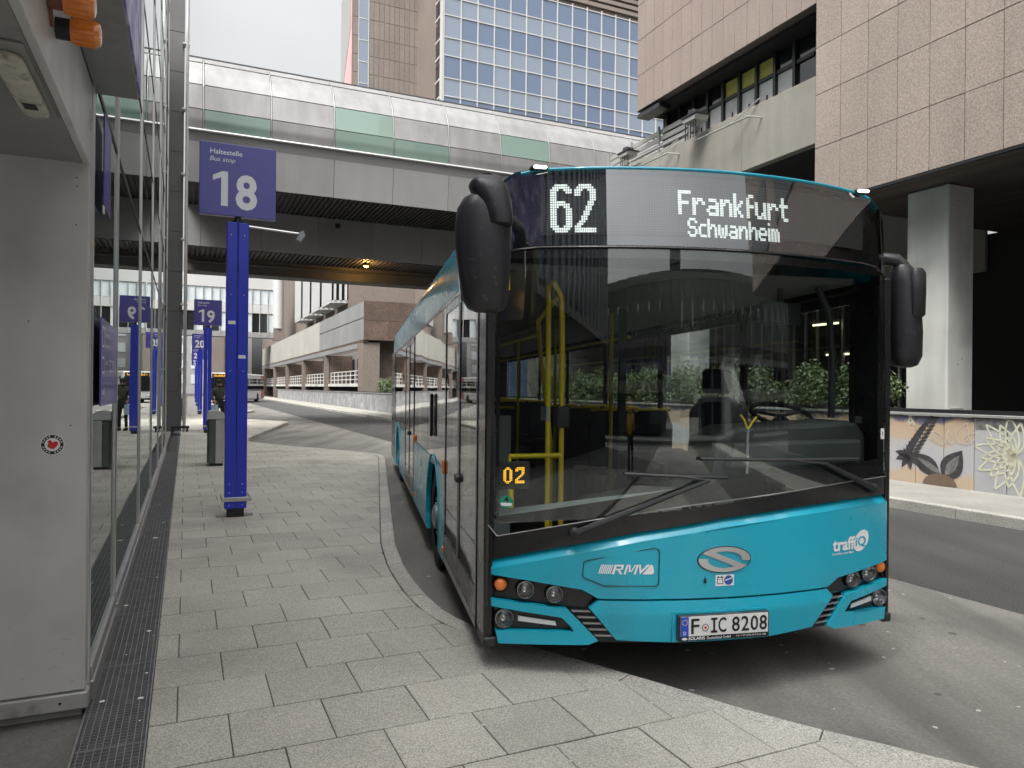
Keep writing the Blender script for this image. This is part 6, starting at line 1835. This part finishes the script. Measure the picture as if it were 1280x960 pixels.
MB().box(1.03, 1.08, 0.06, 0.11, 1.48, 1.52).build('phone_holder', 'bus_plastic', bus)
MB().tube([(0.30, 0.05, 1.18), (0.31, 0.06, 1.45)], 0.008, 6).build('flower_stem', 'cab_light', bus)
MB().tube([(0.30, 0.055, 1.45), (0.28, 0.05, 1.50), (0.255, 0.05, 1.53)], 0.006, 5).build('flower_leaf', 'pole_yellow', bus)
MB().tube([(0.31, 0.055, 1.45), (0.335, 0.05, 1.49), (0.36, 0.05, 1.52)], 0.006, 5).build('flower_leaf', 'pole_yellow', bus)
# course number display and stickers at the screen
ox = MB().box(-1.185, -1.008, 0.06, 0.10, 1.108, 1.262)
ox.v = [(x, y + 0.05, z) for x, y, z in ox.v]
cn = ox.build('course_display', 'bus_plastic', bus, bevel=0.004)
def led_flat(rows, x0, x1, z0, z1, y):
    vs, fs = [], []; nr, nc = len(rows), len(rows[0]); dx, dz = (x1 - x0) / nc, (z1 - z0) / nr
    for r_, line in enumerate(rows):
        for c, q in enumerate(line):
            if q == '#':
                n = len(vs); a, b = x0 + (c + .1) * dx, x0 + (c + .88) * dx; t_, u = z1 - (r_ + .1) * dz, z1 - (r_ + .88) * dz
                vs += [(a, y, u), (b, y, u), (b, y, t_), (a, y, t_)]; fs.append((n, n + 1, n + 2, n + 3))
    return vs, fs
mb = MB(); mb.add(*led_flat(BIG['0'], -1.160, -1.108, 1.14, 1.232, 0.1085)); mb.add(*led_flat(TWO, -1.092, -1.038, 1.14, 1.232, 0.1085))
mb.build('lit_digits', 'led_amber', cn, recalc=False)
gs = fprint(disc(-1.163, 1.055, 0.034, 24), [tuple(range(24))], 0.0015).build('green_badge', 'sticker_green', bus, recalc=False)
fprint([(-1.189, 1.033), (-1.137, 1.033), (-1.133, 1.05), (-1.193, 1.05)], [(0, 1, 2, 3)], 0.0008).build('white_band', 'sign_white', gs, recalc=False)
vs, fs = fit_text('4', -1.176, -1.152, 1.055, 1.083, 0.02)
fprint(vs, fs, 0.0007).build('badge_figure', 'black_paint', gs, recalc=False)
fprint([(1.175, 1.385), (1.215, 1.385), (1.215, 1.45), (1.175, 1.45)], [(0, 1, 2, 3)], 0.0015).build('white_sticker', 'sign_white', bus, recalc=False)
fprint([(1.191, 1.405), (1.199, 1.405), (1.199, 1.43), (1.191, 1.43)], [(0, 1, 2, 3)], 0.0008).build('sticker_mark', 'black_paint', bus, recalc=False)

# ================================================================== FAR BUS
def far_bus():
    r = bpy.data.objects.new('distant_bus', None); sc.collection.objects.link(r)
    Y = 71.0
    r.location = ((279 - 640) / 907 * Y, Y, 0); r.rotation_euler = (0, 0, rad(6.5))
    tag(r, 'white and grey bus with an amber destination sign far down the street', 'bus')
    MB().box(-1.27, 1.27, 0.05, 12, 0.3, 3.0).build('body', 'far_bus_white', r, bevel=0.12)
    MB().box(-1.15, 1.15, 0.0, 0.048, 1.15, 2.5).build('windscreen', 'dark_glass', r)
    o = MB().box(-1.05, 1.05, -0.01, 0.047, 2.52, 2.9).build('destination_box', 'bus_black', r)
    vs, fs = fit_text('62 FLUGHAFEN', -0.9, 0.9, 2.6, 2.83, 0.02); MB().add([(x, -0.013, z) for x, z in vs], fs).build('lit_lettering', 'led_amber', o, recalc=False) if False else None
    mb = MB()
    rr = random.Random(3)
    for k in range(18): mb.box(-0.9 + k * 0.1, -0.84 + k * 0.1, -0.014, -0.0105, 2.6, 2.6 + rr.choice((0.12, 0.18, 0.23)))
    mb.build('lit_lettering', 'led_amber_dim', o)
    MB().box(1.271, 1.29, 0.5, 11.6, 1.2, 2.5).build('side_windows', 'dark_glass', r)
    MB().box(1.271, 1.285, 10.3, 11.95, 0.4, 2.9).build('red_rear_panel', 'far_bus_red', r)
    MB().box(-1.2, 1.2, 0.02, 0.049, 0.3, 0.48).build('bumper', 'bus_black', r)
    MB().box(-0.26, 0.26, 0.0, 0.019, 0.5, 0.6).build('plate', 'plate_white', r)
    for x in (-1.0, 1.0): MB().lathe([(0.1, 0), (0.1, 0.04)], (x, 0.0, 0.75), (0, 1, 0), 12).build('headlight', 'drl', r)
    for y in (2.7, 8.8): MB().lathe([(0.48, 0), (0.48, 0.3)], (1.28, y, 0.48), (-1, 0, 0), 20).build('wheel', 'rubber', r)
    for y in (2.7, 8.8): MB().lathe([(0.48, 0), (0.48, 0.3)], (-1.28, y, 0.48), (1, 0, 0), 20).build('wheel', 'rubber', r)
far_bus()

# ================================================================== PEOPLE
def person(root, jacket, trousers, hair, hood=None, pose='stand', seat_z=0.0):
    """a figure in root's own frame, facing -y, feet at z = 0"""
    if pose == 'stand':
        P = dict(pel=(0, 0, 0.95), wa=(0, 0, 1.1), ch=(0, 0.0, 1.32), ne=(0, 0.01, 1.49), hd=(0, -0.01, 1.58), ht=(0, -0.01, 1.68),
                 hl=(-0.1, 0, 0.9), kl=(-0.11, -0.02, 0.5), al=(-0.12, 0.02, 0.09), tl=(-0.13, -0.14, 0.04),
                 hr=(0.1, 0, 0.9), kr=(0.13, -0.05, 0.5), ar=(0.15, 0.05, 0.09), tr=(0.17, -0.10, 0.04),
                 sl=(-0.19, 0, 1.41), el=(-0.27, 0.0, 1.14), wl=(-0.24, -0.2, 1.02), fl=(-0.23, -0.28, 1.0),
                 sr=(0.19, 0, 1.41), er=(0.27, -0.06, 1.16), wr=(0.12, -0.28, 1.14), fr=(0.06, -0.33, 1.15))
    else:
        P = dict(pel=(0, 0.05, 0.92), wa=(0, 0.05, 1.06), ch=(0, 0.03, 1.28), ne=(0, 0.0, 1.45), hd=(0, -0.02, 1.54), ht=(0, -0.02, 1.64),
                 hl=(-0.1, 0.0, 0.9), kl=(-0.13, -0.4, 0.88), al=(-0.13, -0.42, 0.47), tl=(-0.13, -0.55, 0.42),
                 hr=(0.1, 0.0, 0.9), kr=(0.13, -0.4, 0.88), ar=(0.13, -0.42, 0.47), tr=(0.13, -0.55, 0.42),
                 sl=(-0.19, 0.03, 1.37), el=(-0.24, -0.05, 1.1), wl=(-0.14, -0.27, 0.98), fl=(-0.11, -0.34, 0.97),
                 sr=(0.19, 0.03, 1.37), er=(0.24, -0.05, 1.1), wr=(0.14, -0.27, 0.98), fr=(0.11, -0.34, 0.97))
    def sk(names, edges, radii, name, mat, parent):
        pts = [P[n] if isinstance(n, str) else n for n in names]
        return skin_body(name, pts, edges, radii, mat, parent)
    body_n = ['pel', 'wa', 'ch', 'ne', 'hd', 'ht', 'hl', 'kl', 'al', 'tl', 'hr', 'kr', 'ar', 'tr', 'sl', 'el', 'wl', 'fl', 'sr', 'er', 'wr', 'fr']
    E = [(0, 1), (1, 2), (2, 3), (3, 4), (4, 5), (0, 6), (6, 7), (7, 8), (8, 9), (0, 10), (10, 11), (11, 12), (12, 13), (2, 14), (14, 15), (15, 16), (16, 17), (2, 18), (18, 19), (19, 20), (20, 21)]
    Rr = [.12, .11, .13, .055, .085, .075, .085, .06, .045, .035, .085, .06, .045, .035, .06, .045, .032, .035, .06, .045, .032, .035]
    b = sk(body_n, E, Rr, 'body', 'skin', root)
    # fingers
    for w_, f in (('wl', 'fl'), ('wr', 'fr')):
        a, c = Vector(P[w_]), Vector(P[f]); d = (c - a).normalized(); u = d.cross(Vector((0, 0, 1))).normalized(); v = u.cross(d)
        mb = MB()
        for k, l in ((-1.5, .07), (-.5, .08), (.5, .075), (1.5, .06)):
            q = c + u * 0.018 * k
            mb.tube([q, q + d * l * 0.6, q + d * l * 0.85 - v * 0.03], [.009, .009, .007], 6)
        q = a + d * 0.03 + u * 0.03
        mb.tube([q, q + d * 0.04 + u * 0.025, q + d * 0.07 + u * 0.02 - v * 0.01], [.011, .01, .008], 6)
        mb.build('fingers', 'skin', root, smooth=0.8)
    sk(['pel', 'wa', 'ch', 'sl', 'el', 'wl', 'sr', 'er', 'wr', 'ne'], [(0, 1), (1, 2), (2, 3), (3, 4), (4, 5), (2, 6), (6, 7), (7, 8), (2, 9)], [.17, .16, .175, .085, .068, .052, .085, .068, .052, .075], 'jacket', jacket, root)
    sk(['pel', 'hl', 'kl', 'al', 'hr', 'kr', 'ar'], [(0, 1), (1, 2), (2, 3), (0, 4), (4, 5), (5, 6)], [.145, .105, .08, .066, .105, .08, .066], 'trousers', trousers, root)
    for a, t_ in (('al', 'tl'), ('ar', 'tr')):
        p, q = Vector(P[a]), Vector(P[t_]); mb = MB(); mb.box(p.x - 0.05, p.x + 0.05, q.y - 0.05, p.y + 0.09, q.z - 0.04, q.z + 0.05); mb.build('shoe', 'trousers_dark', root, bevel=0.025, smooth=0.6)
    h = Vector(P['ht'])
    if hood:
        MB().lathe([(0.02, 0.16), (0.09, 0.145), (0.135, 0.08), (0.15, 0.0), (0.145, -0.09), (0.12, -0.16)], (h.x, h.y + 0.035, h.z - 0.03), (0, 0, 1), 20).build('hood', hood, root, smooth=0.8)
    else:
        MB().lathe([(0.01, 0.105), (0.06, 0.098), (0.095, 0.06), (0.104, 0.0), (0.09, -0.06)], (h.x, h.y + 0.018, h.z + 0.01), (0, 0.25, 1), 20).build('hair', hair, root, smooth=0.8)
        hd = Vector(P['hd'])
        mb = MB(); mb.lathe([(0.055, 0), (0.075, 0.03), (0.078, 0.06)], (hd.x, hd.y - 0.03, hd.z - 0.075), (0, -0.15, 1), 14); mb.build('beard', hair, root, smooth=0.8)
    hd = Vector(P['hd'])
    yf = hd.y - 0.088
    MB().tube([(hd.x, yf + 0.004, hd.z + 0.06), (hd.x, yf - 0.022, hd.z + 0.015), (hd.x, yf, hd.z + 0.005)], [.01, .015, .01], 6).build('nose', 'skin', root, smooth=0.8)
    for sg in (-1, 1):
        MB().lathe([(0.002, 0.012), (0.009, 0.008), (0.012, 0)], (hd.x + sg * 0.032, yf + 0.006, hd.z + 0.055), (0, -1, 0), 8).build('eye', 'hair_dark', root)
        MB().lathe([(0.012, 0), (0.022, 0.012), (0.018, 0.02)], (hd.x + sg * 0.078, hd.y + 0.01, hd.z + 0.035), (sg, 0, 0), 8).build('ear', 'skin', root)
    MB().box(hd.x - 0.022, hd.x + 0.022, yf + 0.002, yf + 0.012, hd.z - 0.028, hd.z - 0.02).build('mouth', 'hair_dark', root)
pr = thing('person', 'person in olive jacket and dark trousers standing behind post 18', 'person', 1.1, 28.0, PAV, rot=rad(15))
ORG[pr.name] = (0, 0, 0)
person(pr, 'jacket_green', 'trousers_dark', 'hair_dark')
bg_ = thing('carrier_bag', 'pale blue carrier bag held by the person behind post 18', 'bag', 1.1, 28.0, PAV, rot=rad(15))
ORG[bg_.name] = (0, 0, 0)
MB().prism([(-0.38, 0.55), (-0.12, 0.55), (-0.13, 0.88), (-0.22, 0.9), (-0.22, 0.98), (-0.26, 0.98), (-0.26, 0.9), (-0.36, 0.88)], 'y', -0.30, -0.22).build('sack', 'bag_pale', bg_, bevel=0.02)
p2 = thing('person', 'person in an ochre hooded coat mirrored in the bus windscreen', 'person', -0.72, -9.4, PAV - 0.035)
ORG[p2.name] = (0, 0, 0)
person(p2, 'coat_ochre', 'trousers_dark', 'hair_dark', hood='coat_ochre')
